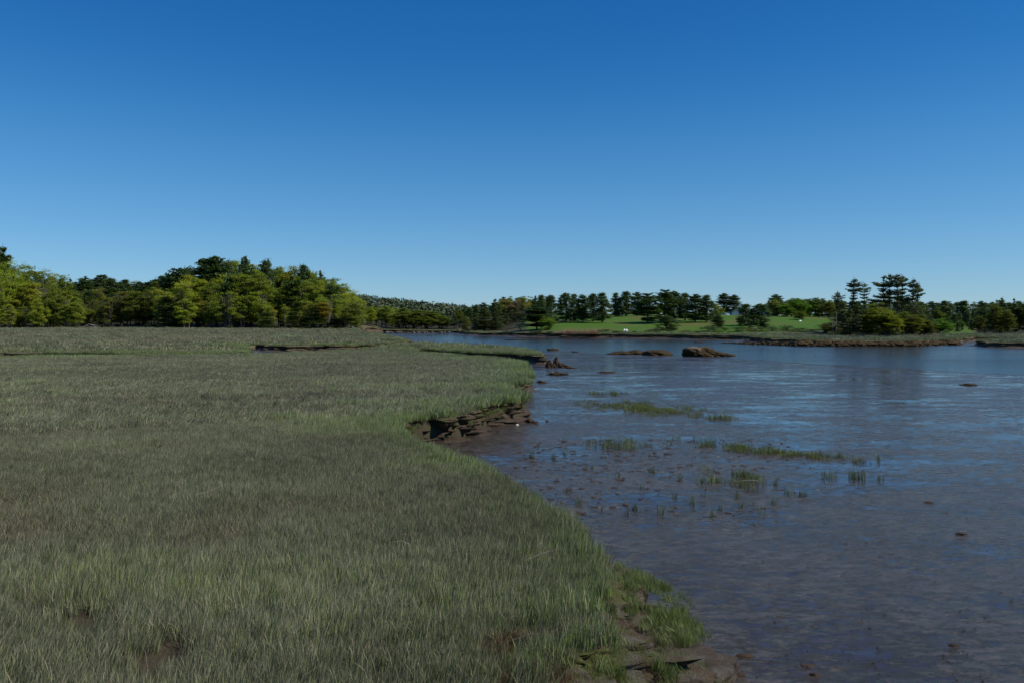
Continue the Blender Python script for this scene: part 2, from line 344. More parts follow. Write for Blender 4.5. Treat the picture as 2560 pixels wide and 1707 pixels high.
def bank(P, sel):
    n = len(P); T = np.roll(P, -1, 0) - np.roll(P, 1, 0)
    for _ in range(6): T = (np.roll(T, 1, 0) + T + np.roll(T, -1, 0)) / 3
    T /= np.linalg.norm(T, axis=1)[:, None] + 1e-9
    area = (P[:, 0] * np.roll(P[:, 1], -1) - np.roll(P[:, 0], -1) * P[:, 1]).sum(); sg = 1 if area > 0 else -1
    N = sg * np.stack([T[:, 1], -T[:, 0]], 1)
    d = np.hypot(P[:, 0], P[:, 1]); I = inset(d)
    wdt = .28 + .3 * vn(P[:, 0] * .35, P[:, 1] * .35, None, 41) * .6
    wdt = wdt + 1.0 * (1 - ss(8.0, 10.8, P[:, 1])) + .22 * (1 - ss(11, 15, P[:, 1]))
    wdt = np.where((P[:, 1] > 120), wdt + 2.2 + 1.2 * vn(P[:, 0] * .12, P[:, 1] * .12, None, 43), wdt)
    wdt = np.where((P[:, 1] > 74) & (P[:, 1] < 122), wdt + .9, wdt); wdt = np.where((P[:, 0] > 30) & (P[:, 1] < 160), .6 + .3 * wdt, wdt)
    wdt = np.where((P[:, 1] > 14) & (P[:, 1] < 62), wdt * .55, wdt)
    wdt = np.where((P[:, 1] > 24.5) & (P[:, 1] < 34) & (P[:, 0] > -3), .42 + .2 * vn(P[:, 0], P[:, 1], None, 44), wdt)
    wdt = np.maximum(wdt, .1)
    tst = sdf(*(P - N * I[:, None]).T); I = np.where(tst > -.6 * I, I * .3, I)
    prof = [(-1, 0, 0), (-.5, .0, .02), (-.2, .0, .05), (0, -.01, .1), (.05, -.05, .14), (.06, -.1, .18), (.02, -.16, .24), (-.04, -.23, .3), (-.06, -.3, .36), (-.04, -.37, .42), (.02, -.44, .48), (.08, -.51, .54),
            (.14, -.58, .6), (.22, -.65, .66), (.32, -.72, .72), (.44, -.79, .78), (.6, -.86, .84), (.8, -.93, .9), (1.05, -1.0, .95), (1.4, -1.2, 1)]
    pa = np.array(prof); sidx = np.linspace(3, len(prof) - 1, 42); prof = prof[:3] + [tuple(np.interp(q_, np.arange(len(pa)), pa[:, c_]) for c_ in range(3)) for q_ in sidx]
    soft = (1 - ss(9.5, 12.5, P[:, 1])) * (P[:, 1] > -20)
    Vs = []; ts = []
    zt = marsh_z(*(P - N * np.minimum(I, 2)[:, None]).T)
    H = zt - (ZF - .02)
    for o_, h_, t_ in prof:
        o2 = o_ if h_ > -.04 else o_ * (1 - soft) + soft * (1.35 * (-h_) ** 1.1 if h_ > -1.1 else 1.5)
        off = np.where(o2 < 0, o2 * (I * (h_ >= -.02) + .8 * (h_ < -.02)), o2 * wdt)
        base = P + N * off[:, None]
        z = zt + h_ * H
        if h_ >= -.02:
            z = marsh_z(base[:, 0], base[:, 1]) + .012 * (1 + d / 60)
        else:
            amp = .2 * (1 + ss(40, 140, d) * 2.2) * (1 + .5 * ss(14, 18, d) * ss(70, 50, d))
            fr = 3.1 / (1 + ss(30, 120, d) * 2.5)
            q = fbm(base[:, 0] * fr, base[:, 1] * fr, z * fr * .8, 51, 4)
            q2 = np.abs(fbm(base[:, 0] * fr * .8, base[:, 1] * fr * .8, z * fr * .4, 57, 3)) - .22
            k_ = np.sin(np.pi * min(t_, 1)) * .8 + .35
            q3 = fbm(base[:, 0] * fr * 3.1, base[:, 1] * fr * 3.1, z * fr * 3.1, 58, 3); hole = ss(.0, .2, fbm(base[:, 0] * fr * .8, base[:, 1] * fr * .8, z * fr * .9, 59, 3))
            base = base + N * (amp * k_ * (q * .9 + q2 * 2.9 + q3 * 1.1 - (1.5 - 1.1 * ss(50, 75, d)) * hole))[:, None]
            z = z + (.09 * q + .05 * q3) * k_ * (1 + ss(40, 140, d))
        Vs.append(np.c_[base, z]); ts.append(np.full(n, t_))
    m = len(prof); V = np.stack(Vs, 1).reshape(-1, 3)
    i = np.arange(n)[:, None] * m + np.arange(m - 1)[None]; j = (np.arange(n)[:, None] + 1) % n * m + np.arange(m - 1)[None]
    Q = np.stack([i, j, j + 1, i + 1], -1)[sel(P)].reshape(-1, 4)
    if sg > 0: Q = Q[:, ::-1]
    return V, Q, np.stack(ts, 1).ravel()
bV, bQ, bT, nb = [], [], [], 0
for P, sel in zip(fine, [lambda P: (P[:, 1] > 2) & (P[:, 0] > -95), lambda P: (P[:, 1] < 330) & (P[:, 0] > -140) & (P[:, 0] < 0), lambda P: (P[:, 1] < 400) & (P[:, 0] > -60)]):
    V, Q, T_ = bank(P, sel); bV.append(V); bQ.append(Q + nb); bT.append(T_); nb += len(V)
bk = mk('mud_bank', np.concatenate(bV), np.concatenate(bQ), M['bank'], smooth=True, attrs={'t': np.concatenate(bT)})
tag(bk, kind='structure')

# ------------------------------------------------------------------ mudflat and channel water
CH = np.array([(60, 44), (38, 57.5), (28, 77), (22, 90), (12, 100), (0, 118), (-8, 150), (-20, 185), (-28, 215)])
angm = np.concatenate([np.linspace(-25, -8, 60)[:-1], np.linspace(-8, 38, 520), np.linspace(38, 70, 30)[1:]])
radm = np.concatenate([[3, 5], np.geomspace(6.5, 420, 620)])
AA, RR = np.meshgrid(np.radians(angm), radm, indexing='ij')
mx_, my_ = (RR * np.sin(AA)).ravel(), (RR * np.cos(AA)).ravel()
xb = np.interp(my_, CH[::-1, 1][::-1], CH[::-1, 0][::-1]) if False else np.interp(my_, CH[:, 1], CH[:, 0])
msd = sdf(mx_, my_)
past = mx_ - xb + fbm(mx_ / 9, my_ / 9, None, 61, 3) * 3
mz = ZF + fbm(mx_ / 1.9, my_ / .8, None, 63, 4) * .012 + fbm(mx_ / .35, my_ / .2, None, 66, 2) * .006 * (RR.ravel() < 40)
deep = np.clip(past * .9, 0, 12) / 12 * np.clip((msd - 3) / 8, 0, 1)
mz = mz - .35 * deep
mz = mz + .03 * np.exp(-np.maximum(msd, 0) / .5)
na, nr = AA.shape
ii = np.arange(na - 1)[:, None] * nr + np.arange(nr - 1)[None]
MQ = np.stack([ii, ii + nr, ii + nr + 1, ii + 1], -1).reshape(-1, 4)[:, ::-1]
t = NT('wet_mud'); p = t.pos()
col = t.mix(t.ramp(t.noise(11, 6, .75, t.mapv(p, (.6, 1.4, 1), (0, 0, R(-12)))), (.35, 0.), (.68, 1.)), (.017, .014, .012), (.115, .088, .066)); col = t.mix(t.ramp(t.noise(.9, 4, .6, p), (.45, 0.), (.6, 1.)), col, (.05, .037, .029))
sy_ = t.n('ShaderNodeSeparateXYZ', {0: p}).outputs[1]
big = t.noise(.55, 4, .6, t.mapv(p, (.5, 1., 1), (0, 0, R(-8)))); fr_ = t.noise(1.0, 5, .68, t.mapv(p, (3.2, 8.5, 1), (0, 0, R(-10)), )); fr2 = t.noise(1.0, 6, .75, t.mapv(p, (11, 24, 1), (0, 0, R(-10))))
near_ = t.ramp(t.math('DIVIDE', sy_, 60.), (.13, 1.), (.42, 0.))
mix_ = t.math('ADD', t.math('ADD', t.math('MULTIPLY', fr_, .62), t.math('MULTIPLY', fr2, .38)), t.math('MULTIPLY_ADD', t.math('SUBTRACT', big, .5), .42, t.math('MULTIPLY', near_, .03)))
wet = t.ramp(mix_, (.47, 0.), (.56, 1.))      # 1 = bare ripples of mud, 0 = still film of water
hh = t.math('ADD', t.math('MULTIPLY', wet, t.math('MULTIPLY', fr_, .9)), t.math('MULTIPLY', wet, t.math('MULTIPLY', fr2, .5)))
b = t.bump(hh, .8, .035)
M['mud'] = t.setp(Base_Color=t.mix(wet, t.mix(1.0, col, (.7, .7, .75), 'MULTIPLY'), col), Roughness=t.math('MULTIPLY_ADD', wet, .22, .07), Specular_IOR_Level=t.math('MULTIPLY_ADD', wet, -.02, .5), IOR=1.4, Normal=b)
mud = mk('mudflat', np.c_[mx_, my_, mz], MQ, M['mud'], smooth=True); tag(mud, kind='structure')
t = NT('channel_water'); p = t.pos()
rip = t.noise(2.2, 4, .6, t.mapv(p, (.6, 1.3, 1), (0, 0, R(-20)))); rip2 = t.noise(9, 3, .6, p); pat = t.noise(.05, 3, .5, t.mapv(p, (.25, 1.4, 1)))
st = t.ramp(pat, (.35, .35), (.65, 1.))
b = t.bump(t.math('ADD', rip, t.math('MULTIPLY', rip2, .35)), st, .06)
M['water'] = t.setp(Base_Color=(.035, .035, .035), Roughness=.08, IOR=1.333, Specular_IOR_Level=.5, Normal=b)
wa = np.radians(np.linspace(-60, 70, 60)); wr = np.geomspace(20, 430, 40); AA, RR = np.meshgrid(wa, wr, indexing='ij'); na, nr = AA.shape
ii = np.arange(na - 1)[:, None] * nr + np.arange(nr - 1)[None]
water = mk('water', np.c_[(RR * np.sin(AA)).ravel(), (RR * np.cos(AA)).ravel(), np.full(AA.size, ZF - .035)], np.stack([ii, ii + nr, ii + nr + 1, ii + 1], -1).reshape(-1, 4)[:, ::-1], M['water'])
tag(water, kind='structure')

#@@GRASS
# ------------------------------------------------------------------ salt-marsh grass (stuff: blades beyond counting)
def blade_mat(name, inst=True):
    t = NT(name); c = t.attr('c').outputs['Color']
    if inst: c = t.mix(1.0, c, t.attr('tint', 'INSTANCER').outputs['Color'], 'MULTIPLY')
    t.setp(Base_Color=c, Roughness=.5, Specular_IOR_Level=.35)
    tr = t.n('ShaderNodeBsdfTranslucent', {'Color': c}); mx = t.n('ShaderNodeMixShader', {0: .22, 1: t.b.outputs[0], 2: tr.outputs[0]})
    t.l(mx.outputs[0], t.out.inputs[0]); return t.m
M['grass'] = blade_mat('marsh_grass_blades')
KIN = np.array([(.212, .228, .135), (.14, .19, .045), (.215, .185, .135), (.42, .37, .25), (.04, .033, .026)])
def blades(n, rad_, h, wd, g, probs, seg=3, lean=.25, wind=.18, dead_flat=.0, clump=0):
    r = rad_ * np.sqrt(g.random(n)); th = g.random(n) * 2 * np.pi
    bx, by = r * np.cos(th), r * np.sin(th)
    kind = g.choice(5, n, p=probs); H = h * g.uniform(.55, 1.2, n); H = np.where(kind == 3, H * 1.15, H)
    az = g.random(n) * 2 * np.pi; ln = np.abs(g.normal(size=n)) * lean; ln = np.where(kind >= 2, ln * 1.9, ln)
    dx, dy = np.cos(az) * ln + wind, np.sin(az) * ln + wind * .3
    fa = g.random(n) * np.pi; wx, wy = np.cos(fa) * wd * .5, np.sin(fa) * wd * .5
    V = []; C = []
    base = KIN[kind] * g.uniform(.35, 1.6, n)[:, None]
    for k in range(seg + 1):
        s = k / seg; cur = s ** 1.7; L = np.sqrt(1 / (1 + (dx ** 2 + dy ** 2) * s))
        cx, cy, cz = bx + dx * H * cur, by + dy * H * cur, H * s * L
        ww = (1 - s ** 2) if k < seg else 0
        V.append(np.c_[cx - wx * ww, cy - wy * ww, cz])
        if k < seg: V.append(np.c_[cx + wx * ww, cy + wy * ww, cz])
        cc = base * (.72 + .42 * s); C.append(cc); C.append(cc) if k < seg else 0
    m = 2 * seg + 1; V = np.stack(V, 1).reshape(-1, 3); C = np.stack(C, 1).reshape(-1, 3)
    i = np.arange(n)[:, None] * m
    Q = np.concatenate([i + np.array([[2 * k, 2 * k + 1, 2 * k + 3, 2 * k + 2]]) for k in range(seg - 1)]) if seg > 1 else np.zeros((0, 4), int)
    T = i + np.array([[2 * seg - 2, 2 * seg - 1, 2 * seg]])
    return V, Q, T, C
def proto_set(cname, specs, mat):
    c = bpy.data.collections.new(cname)
    for i, sp in enumerate(specs):
        V, Q, T, C = blades(**sp); o = mk('%s_%02d' % (cname, i), V, [Q, T], mat, attrs={'c': C}, link=False); c.objects.link(o)
    return c
def scatter(name, coll, P, rot, scl, idx, tint, label=None, kind='stuff', parent=None, cat=None):
    me = bpy.data.meshes.new(name); n = len(P); me.vertices.add(n); me.vertices.foreach_set('co', np.asarray(P, np.float32).ravel())
    for nm, ty, dt in (('rot', 'FLOAT_VECTOR', rot), ('scl', 'FLOAT_VECTOR', scl)):
        a = me.attributes.new(nm, ty, 'POINT'); a.data.foreach_set('vector', np.asarray(dt, np.float32).ravel())
    a = me.attributes.new('idx', 'INT', 'POINT'); a.data.foreach_set('value', np.asarray(idx, np.int32))
    a = me.attributes.new('tint', 'FLOAT_COLOR', 'POINT'); a.data.foreach_set('color', np.c_[tint, np.ones(n)].astype(np.float32).ravel())
    o = bpy.data.objects.new(name, me); COL.objects.link(o)
    ng = bpy.data.node_groups.new(name, 'GeometryNodeTree')
    ng.interface.new_socket('Geometry', in_out='INPUT', socket_type='NodeSocketGeometry'); ng.interface.new_socket('Geometry', in_out='OUTPUT', socket_type='NodeSocketGeometry')
    N = ng.nodes.new; L = ng.links.new
    gi, go = N('NodeGroupInput'), N('NodeGroupOutput'); ci = N('GeometryNodeCollectionInfo'); ci.inputs['Collection'].default_value = coll
    ci.inputs['Separate Children'].default_value = True; ci.inputs['Reset Children'].default_value = True
    ip = N('GeometryNodeInstanceOnPoints'); ip.inputs['Pick Instance'].default_value = True
    def na(nm, dt):
        q = N('GeometryNodeInputNamedAttribute'); q.data_type = dt; q.inputs['Name'].default_value = nm; return q.outputs['Attribute']
    e2r = N('FunctionNodeEulerToRotation'); L(na('rot', 'FLOAT_VECTOR'), e2r.inputs[0])
    L(gi.outputs[0], ip.inputs['Points']); L(ci.outputs[0], ip.inputs['Instance']); L(na('idx', 'INT'), ip.inputs['Instance Index'])
    L(e2r.outputs[0], ip.inputs['Rotation']); L(na('scl', 'FLOAT_VECTOR'), ip.inputs['Scale']); L(ip.outputs[0], go.inputs[0])
    md = o.modifiers.new('scatter', 'NODES'); md.node_group = ng
    if parent: o.parent = parent
    tag(o, label, cat, kind=kind); return o
G = np.random.default_rng(11)
PG = [.56, .16, .17, .05, .06]; PB = [.3, .1, .42, .12, .06]; PN = [.3, .52, .1, .06, .02]
NEAR = proto_set('near_tuft', [dict(n=100, rad_=.19, h=.175, wd=.0048, g=G, probs=PG, lean=.2, wind=.08) for _ in range(5)] + [dict(n=92, rad_=.19, h=.15, wd=.0048, g=G, probs=PB, lean=.4, wind=.1) for _ in range(2)] + [dict(n=84, rad_=.17, h=.195, wd=.006, g=G, probs=PN, lean=.2, wind=.08) for _ in range(3)], M['grass'])
MID = proto_set('mid_tuft', [dict(n=190, rad_=.42, h=.24, wd=.013, g=G, probs=PG, seg=2, wind=.25) for _ in range(4)] + [dict(n=190, rad_=.42, h=.2, wd=.012, g=G, probs=PB, lean=.45, seg=2) for _ in range(2)] + [dict(n=190, rad_=.4, h=.27, wd=.014, g=G, probs=PN, seg=2) for _ in range(3)], M['grass'])
FAR = proto_set('far_patch', [dict(n=230, rad_=1.5, h=.27, wd=.055, g=G, probs=PG, seg=1) for _ in range(3)] + [dict(n=230, rad_=1.5, h=.2, wd=.05, g=G, probs=PB, seg=1, lean=.5) for _ in range(2)] + [dict(n=230, rad_=1.5, h=.3, wd=.055, g=G, probs=PN, seg=1) for _ in range(2)], M['grass'])
def polar(n, r0, r1, a0=-39, a1=36):
    r = np.sqrt(G.uniform(r0 * r0, r1 * r1, n)); a = np.radians(G.uniform(a0, a1, n)); return r * np.sin(a), r * np.cos(a)
def grass_field(name, coll, n, r0, r1, a0, a1, kinds, label, edge, hs=1.0, margin=0.05, extra=None):
    x, y = polar(n, r0, r1, a0, a1)
    if extra is not None: x = np.r_[x, extra[0]]; y = np.r_[y, extra[1]]
    s = sdf(x, y); k = s < -margin
    d = np.hypot(x, y)
    upd = y - np.interp(np.clip(x / np.maximum(y, 1) * F + 1280, -900, 3600), TBL[:, 0], TBL[:, 1]); k &= upd < 4
    pt = pit(x, y); k &= pt < G.uniform(.06, .11, len(x))
    bare = fbm(x * .9, y * .9, None, 77, 3) + .6 * (fbm(x * 3, y * 3, None, 78, 2)); k &= bare < G.uniform(.62, .8, len(x))
    x, y, s, d, pt = x[k], y[k], s[k], d[k], pt[k]; n = len(x)
    a1_ = fbm(x / 5, y / 2.5, None, 81, 4); a2_ = fbm(x / 2.2, y / 1.5, None, 84, 4); edgeg = np.exp(s / np.clip(edge * (1 + d / 40), .8, 6))
    streak = fbm(x / 30, y / 7, None, 87, 3)
    green = np.clip(edgeg * .7 + .45 * a1_ - .08, 0, 1); brown = np.clip(.02 - .7 * a2_ - 1.0 * green + .55 * ss(-6, -8.5, x) * ss(18, 11, y) * ss(5, 9, y) + .75 * ss(.0, .35, streak) * ss(60, 110, d), 0, 1)
    u = G.random(n); kind = np.where(u < green * .9, 2, np.where(u > 1 - brown * .9, 1, 0))
    nk = kinds; idx = np.select([kind == 0, kind == 1], [G.integers(0, nk[0], n), nk[0] + G.integers(0, nk[1], n)], nk[0] + nk[1] + G.integers(0, nk[2], n))
    tint = np.ones((n, 3)); gr = green[:, None]; br = brown[:, None]
    tint = tint * (1 + gr * np.array([-.1, .06, -.25])) * (1 + br * np.array([.1, -.04, -.02])) * (1 + .3 * a1_[:, None]) * (1 + .22 * a2_[:, None]) * G.uniform(.85, 1.15, n)[:, None]
    sy = G.uniform(.8, 1.2, n) * hs * (1 + .22 * a1_ - .18 * brown + .18 * green)
    wl = .04 + .28 * np.clip(fbm(x / 3.5, y / 2, None, 91, 3) + .1, 0, 1)
    rot = np.c_[G.normal(size=n) * .12 - wl * .25, G.normal(size=n) * .12 + wl, G.uniform(-.5, .5, n)]
    z = marsh_z(x, y); z = z + np.where(s > -inset(d), .01, -.01)
    sw = G.uniform(.9, 1.15, n)
    return scatter(name, coll, np.c_[x, y, z], rot, np.c_[sw, sw, sy], idx, tint, label)
ed = fine[0]; ed = ed[(ed[:, 1] > 3) & (ed[:, 1] < 62)]; ee = np.repeat(ed, 2, 0) + G.normal(size=(len(ed) * 2, 2)) * .12
grass_field('near_marsh_grass', NEAR, 20000, 4.5, 28, -39, 12, (5, 2, 3), 'dense knee-high grey-green marsh grass covering the near bank', .9)
grass_field('mid_marsh_grass', MID, 36000, 26, 95, -39, 6, (4, 2, 3), 'windswept grey-green marsh grass in the middle distance on the left', .9)
grass_field('far_marsh_grass', FAR, 34000, 92, 330, -39, 36, (3, 2, 2), 'far salt-marsh turf below the woods and shores', 1.2, hs=1.1, margin=1.4)
E2 = np.concatenate([f[(f[:, 1] > 92) & (f[:, 1] < 330) & (np.abs(f[:, 0]) < 200)] for f in fine]); m_ = int(len(E2) * 5); jj = G.integers(0, len(E2), m_); E2 = E2[jj] + G.normal(size=(m_, 2)) * 1.3
grass_field('marsh_edge_grass', MID, 10, 93, 94, -39, 6, (4, 2, 3), 'fringe of taller grass along the far creek and shore edges', 1.2, hs=1.15, extra=(E2[:, 0], E2[:, 1]))

# long dead reed stalks lying in the grass
mb = MB(); n = 170; x, y = polar(n, 6, 40, -38, 5); s = sdf(x, y); k = s < -.2; x, y = x[k], y[k]; z = marsh_z(x, y)
cols = []
for i in range(len(x)):
    L = G.uniform(.2, .6) * (1 + .25 * (y[i] > 15)); a = G.normal() * .5 + (0 if G.random() < .6 else 2.6); e = G.uniform(-.05, .4)
    p0 = np.array([x[i], y[i], z[i] + G.uniform(.1, .2)]); dv = np.array([math.cos(a) * math.cos(e), math.sin(a) * math.cos(e), math.sin(e)])
    q = G.normal(size=3) * .03; P_ = np.array([p0, p0 + dv * L * .5 + q, p0 + dv * L + q * .3 - [0, 0, .03]])
    mb.tube(P_, np.array([1, .9, .5]) * (.0018 + .00014 * y[i]), 4, G.random())
t = NT('dead_stalk'); M['stalk'] = t.setp(Base_Color=t.mix(t.attr('v').outputs['Fac'], (.1, .08, .06), (.34, .29, .2)), Roughness=.7)
o = mb.build('dead_reed_stalks', M['stalk']); tag(o, 'pale broken reed stalks strewn over the marsh grass', kind='stuff')

# young grass standing on the slumped bank foot
M_ = fine[0]; sel = M_[(M_[:, 1] > 6.5) & (M_[:, 1] < 46)]
def foot(P, off):
    T = np.roll(fine[0], -1, 0) - np.roll(fine[0], 1, 0); return P
n = 2700; j = G.integers(0, len(sel), n); x = sel[j, 0] + G.uniform(0, 1.0, n) * np.where(sel[j, 1] < 12, 1.1, .12); y = sel[j, 1] + G.normal(size=n) * .12
s = sdf(x, y); wloc = np.where(y < 11, 1.1, .3); k = (s > .02) & (s < wloc) & (fbm(x * 1.6, y * 1.6, None, 95, 3) > -.03 + .22 * s); x, y, s, wloc = x[k], y[k], s[k], wloc[k]; n = len(x)
z = -.05 - .62 * np.clip(s / (wloc * 1.25), 0, 1)
scatter('bank_grass', NEAR, np.c_[x, y, z - .02], np.c_[G.normal(size=n) * .2, .3 + G.normal(size=n) * .2, G.random(n) * 6], np.c_[np.full((n, 2), .5), G.uniform(.35, .8, n)], 7 + G.integers(0, 3, n), np.tile([[.85, .95, .6]], (n, 1)), 'bright green grass growing on the slumped mud bank')

n = 520; px_, py_ = G.uniform(1150, 1420, n), G.uniform(1590, 1720, n); d = (CAMZ - 0) * F / (py_ - HY); x = (px_ - 1280) * d / F
scatter('dead_thatch', NEAR, np.c_[x, d, np.full(n, .0) - .35 * np.clip(sdf(x, d), 0, 1)], np.c_[G.normal(size=(n, 2)) * .5, G.random(n) * 6], np.c_[np.full((n, 2), .55), G.uniform(.3, .7, n)], 5 + G.integers(0, 2, n), np.tile([[.6, .42, .32]], (n, 1)) * G.uniform(.5, 1.2, (n, 1)), 'matted brown dead thatch at the bottom of the near bank')
# ------------------------------------------------------------------ cordgrass standing in the wet mud
CG = proto_set('cordgrass_tuft', [dict(n=30, rad_=.2, h=.22, wd=.009, g=G, probs=[.35, .5, .1, .05, 0], lean=.13, wind=.05, seg=2) for _ in range(3)], M['grass'])
def cord(name, cx, cy, dx, dy, n, label, hs=1.0, shape=None):
    u = G.normal(size=(n * 3, 2)) * .42; u = u[np.hypot(*u.T) < 1][:n]
    a, b = A(cx - dx, cy, ZF), A(cx + dx, cy, ZF); hwx = (b[0] - a[0]) / 2; d0 = A(cx, cy - dy, ZF)[1]; d1 = A(cx, cy + dy, ZF)[1]
    x = (a[0] + b[0]) / 2 + u[:, 0] * hwx * 1.2; y = (d0 + d1) / 2 + u[:, 1] * (d0 - d1) / 2 * 1.2 - u[:, 0] * (shape or 0)
    k = fbm(x * 1.1, y * .7, None, 99, 2) > -.3; x, y = x[k], y[k]; n = len(x); z = np.full(n, ZF - .01)
    tint = np.array([[.74, .78, .45]]) * G.uniform(.6, 1.3, (n, 1))
    sc_ = G.uniform(.7, 1.15, n)
    return scatter(name, CG, np.c_[x, y, z], np.c_[G.normal(size=n) * .06, G.normal(size=n) * .06, G.random(n) * 6], np.c_[sc_, sc_, sc_ * hs], G.integers(0, 3, n), tint, label)
cord('cordgrass_patch', 1615, 1021, 150, 16, 330, 'long dense patch of green cordgrass on the tidal mud', shape=2.0, hs=.68)
cord('cordgrass_patch', 1790, 1046, 45, 5, 18, 'straggling end of the dense cordgrass patch')
cord('cordgrass_patch', 1540, 986, 85, 6, 26, 'faint thin strip of cordgrass beyond the dense patch')
cord('cordgrass_patch', 1930, 1132, 165, 13, 120, 'uneven row of green cordgrass across the middle mudflat', shape=1.6, hs=.68)
cord('cordgrass_patch', 1720, 1112, 100, 12, 45, 'broken clumps of cordgrass left of the uneven row', shape=.6)
cord('cordgrass_patch', 1560, 1112, 120, 14, 30, 'sparse cordgrass among brown weed near the bank')
cord('cordgrass_patch', 1830, 1200, 90, 26, 46, 'loose scatter of cordgrass stems in front of the uneven row')
# single tufts one could point to
def one_tuft(px, py, hgt, label, nbl=26, wdt=.1, group=None):
    V, Q, T, C = blades(nbl, wdt, hgt, .011, G, [.3, .55, .1, .05, 0], seg=2, lean=.16, wind=.04); x, y = A(px, py, ZF)
    C = C * np.array([.62, .68, .4]); o = mk('cordgrass_tuft', V, [Q, T], M['tuft'], attrs={'c': C}); o.location = (x, y, ZF - .01); tag(o, label, 'grass tuft', group); return o
M['tuft'] = blade_mat('cordgrass_blades', False)
one_tuft(2142, 1196, .27, 'compact green cordgrass tuft standing alone at the right end of the mud growth', 90, .2)
one_tuft(2074, 1196, .25, 'thin leaning cordgrass tuft just left of the compact lone tuft', 40, .2)
one_tuft(2096, 1143, .22, 'small isolated tuft off the right end of the uneven cordgrass row', 30, .12)
one_tuft(1974, 1236, .3, 'tall three-stemmed cordgrass tuft low on the open mud', 20, .12)
one_tuft(2008, 1240, .2, 'short bushy tuft beside the tall three-stemmed one', 26, .1)
sp = [(1346, 1118), (1412, 1136), (1376, 1148), (1326, 1145), (1628, 1180), (1690, 1245), (1502, 1278), (1570, 1290), (1652, 1286), (1732, 1262), (1850, 1268), (1880, 1262), (1452, 1262), (1780, 1292), (1900, 1282), (1935, 1262), (1842, 1246), (1604, 1222), (1422, 1232), (1585, 1276), (1475, 1172), (1700, 1200), (1544, 1194), (2190, 1150), (2198, 1200), (1940, 1212), (1760, 1240), (1800, 1275)]
for px, py in sp: one_tuft(px + G.normal() * 3, py, G.uniform(.16, .27), 'thin sparse cordgrass tuft poking from the wet mud', int(G.integers(10, 22)), .07, 'sparse cordgrass tufts on the mudflat')
#@@END_GRASS
#@@TREES
# ------------------------------------------------------------------ tree prototypes (unit height 10 m)
TG = np.random.default_rng(23)
def limb(mb, p0, p1, r0, r1, g, k=5, sag=.06):
    p0 = np.asarray(p0, float); p1 = np.asarray(p1, float); L = np.linalg.norm(p1 - p0)
    tt = np.linspace(0, 1, 5)[:, None]; P = p0 + (p1 - p0) * tt; P[1:4] += g.normal(size=(3, 3)) * L * sag
    mb.tube(P, np.linspace(r0, r1, 5), k, g.random())
def decid(g, wid=3.6, low=.12, nclump=70, lpc=75, leaf=.26, multi=2, airy=.5, top=10., lean=0., teardrop=False):
    wood = MB(); cr = MB(); stems = []
    for i in range(multi):
        a = g.random() * 6.28; off = (.15 + .25 * multi) * (multi > 1)
        b = np.array([math.cos(a) * off, math.sin(a) * off, 0]); tp = np.array([math.cos(a) * off * 2.2 + g.normal() * .4 + lean, math.sin(a) * off * 2.2 + g.normal() * .4, top * g.uniform(.82, .95)])
        P = b + (tp - b) * np.linspace(0, 1, 7)[:, None]; P[1:6] += g.normal(size=(5, 3)) * [.12, .12, 0]
        P[0, 2] = -.5; wood.tube(P, np.linspace(.17, .025, 7) * (1.2 if multi == 1 else .85), 7, g.random()); stems.append(P)
    C = []
    zc = top * (low + 1) / 2; hz = top * (1 - low) / 2
    while len(C) < nclump:
        u = g.normal(size=3); u /= np.linalg.norm(u); rr = g.random() ** .45
        wx = wid * (1 + .18 * math.sin(3 * math.atan2(u[1], u[0]) + 1)) * .5
        t_ = u[2] * rr; shp = 1 - .22 * max(t_, 0)
        c = np.array([u[0] * rr * wx * shp, u[1] * rr * wx * shp, zc + t_ * hz])
        if teardrop:
            h_ = g.random() ** 1.1; a_ = g.random() * 6.283; r_ = wid * .5 * min(1, .62 + 1.6 * h_) * (1 - h_) ** .5 * math.sqrt(g.random()) * (1 + .2 * math.sin(2 * a_ + h_ * 5)); c = np.array([r_ * math.cos(a_), r_ * math.sin(a_), top * (low + (1 - low) * h_ * .97)])
        C.append(c)
    for c in C:
        st = stems[g.integers(len(stems))]; zt = c[2] - abs(g.normal()) * .8 - .7
        j = int(np.clip(zt / top * 6.6, 0, 5)); q = st[j] + (st[j + 1] - st[j]) * g.random()
        limb(wood, q, c, .035, .008, g, 4)
        n = int(lpc * g.uniform(.5, 1.5)); r = g.uniform(.35, .75)
        pts = c + g.normal(size=(n, 3)) * np.array([r, r, r * .5]) * .62
        tone = g.random()
        cr.leaves(pts, leaf * g.uniform(.6, 1.3, n), flat=.6, asp=1.3, g=g, a=np.clip(tone * .55 + g.random(n) * .45, 0, 1))
    return wood, cr
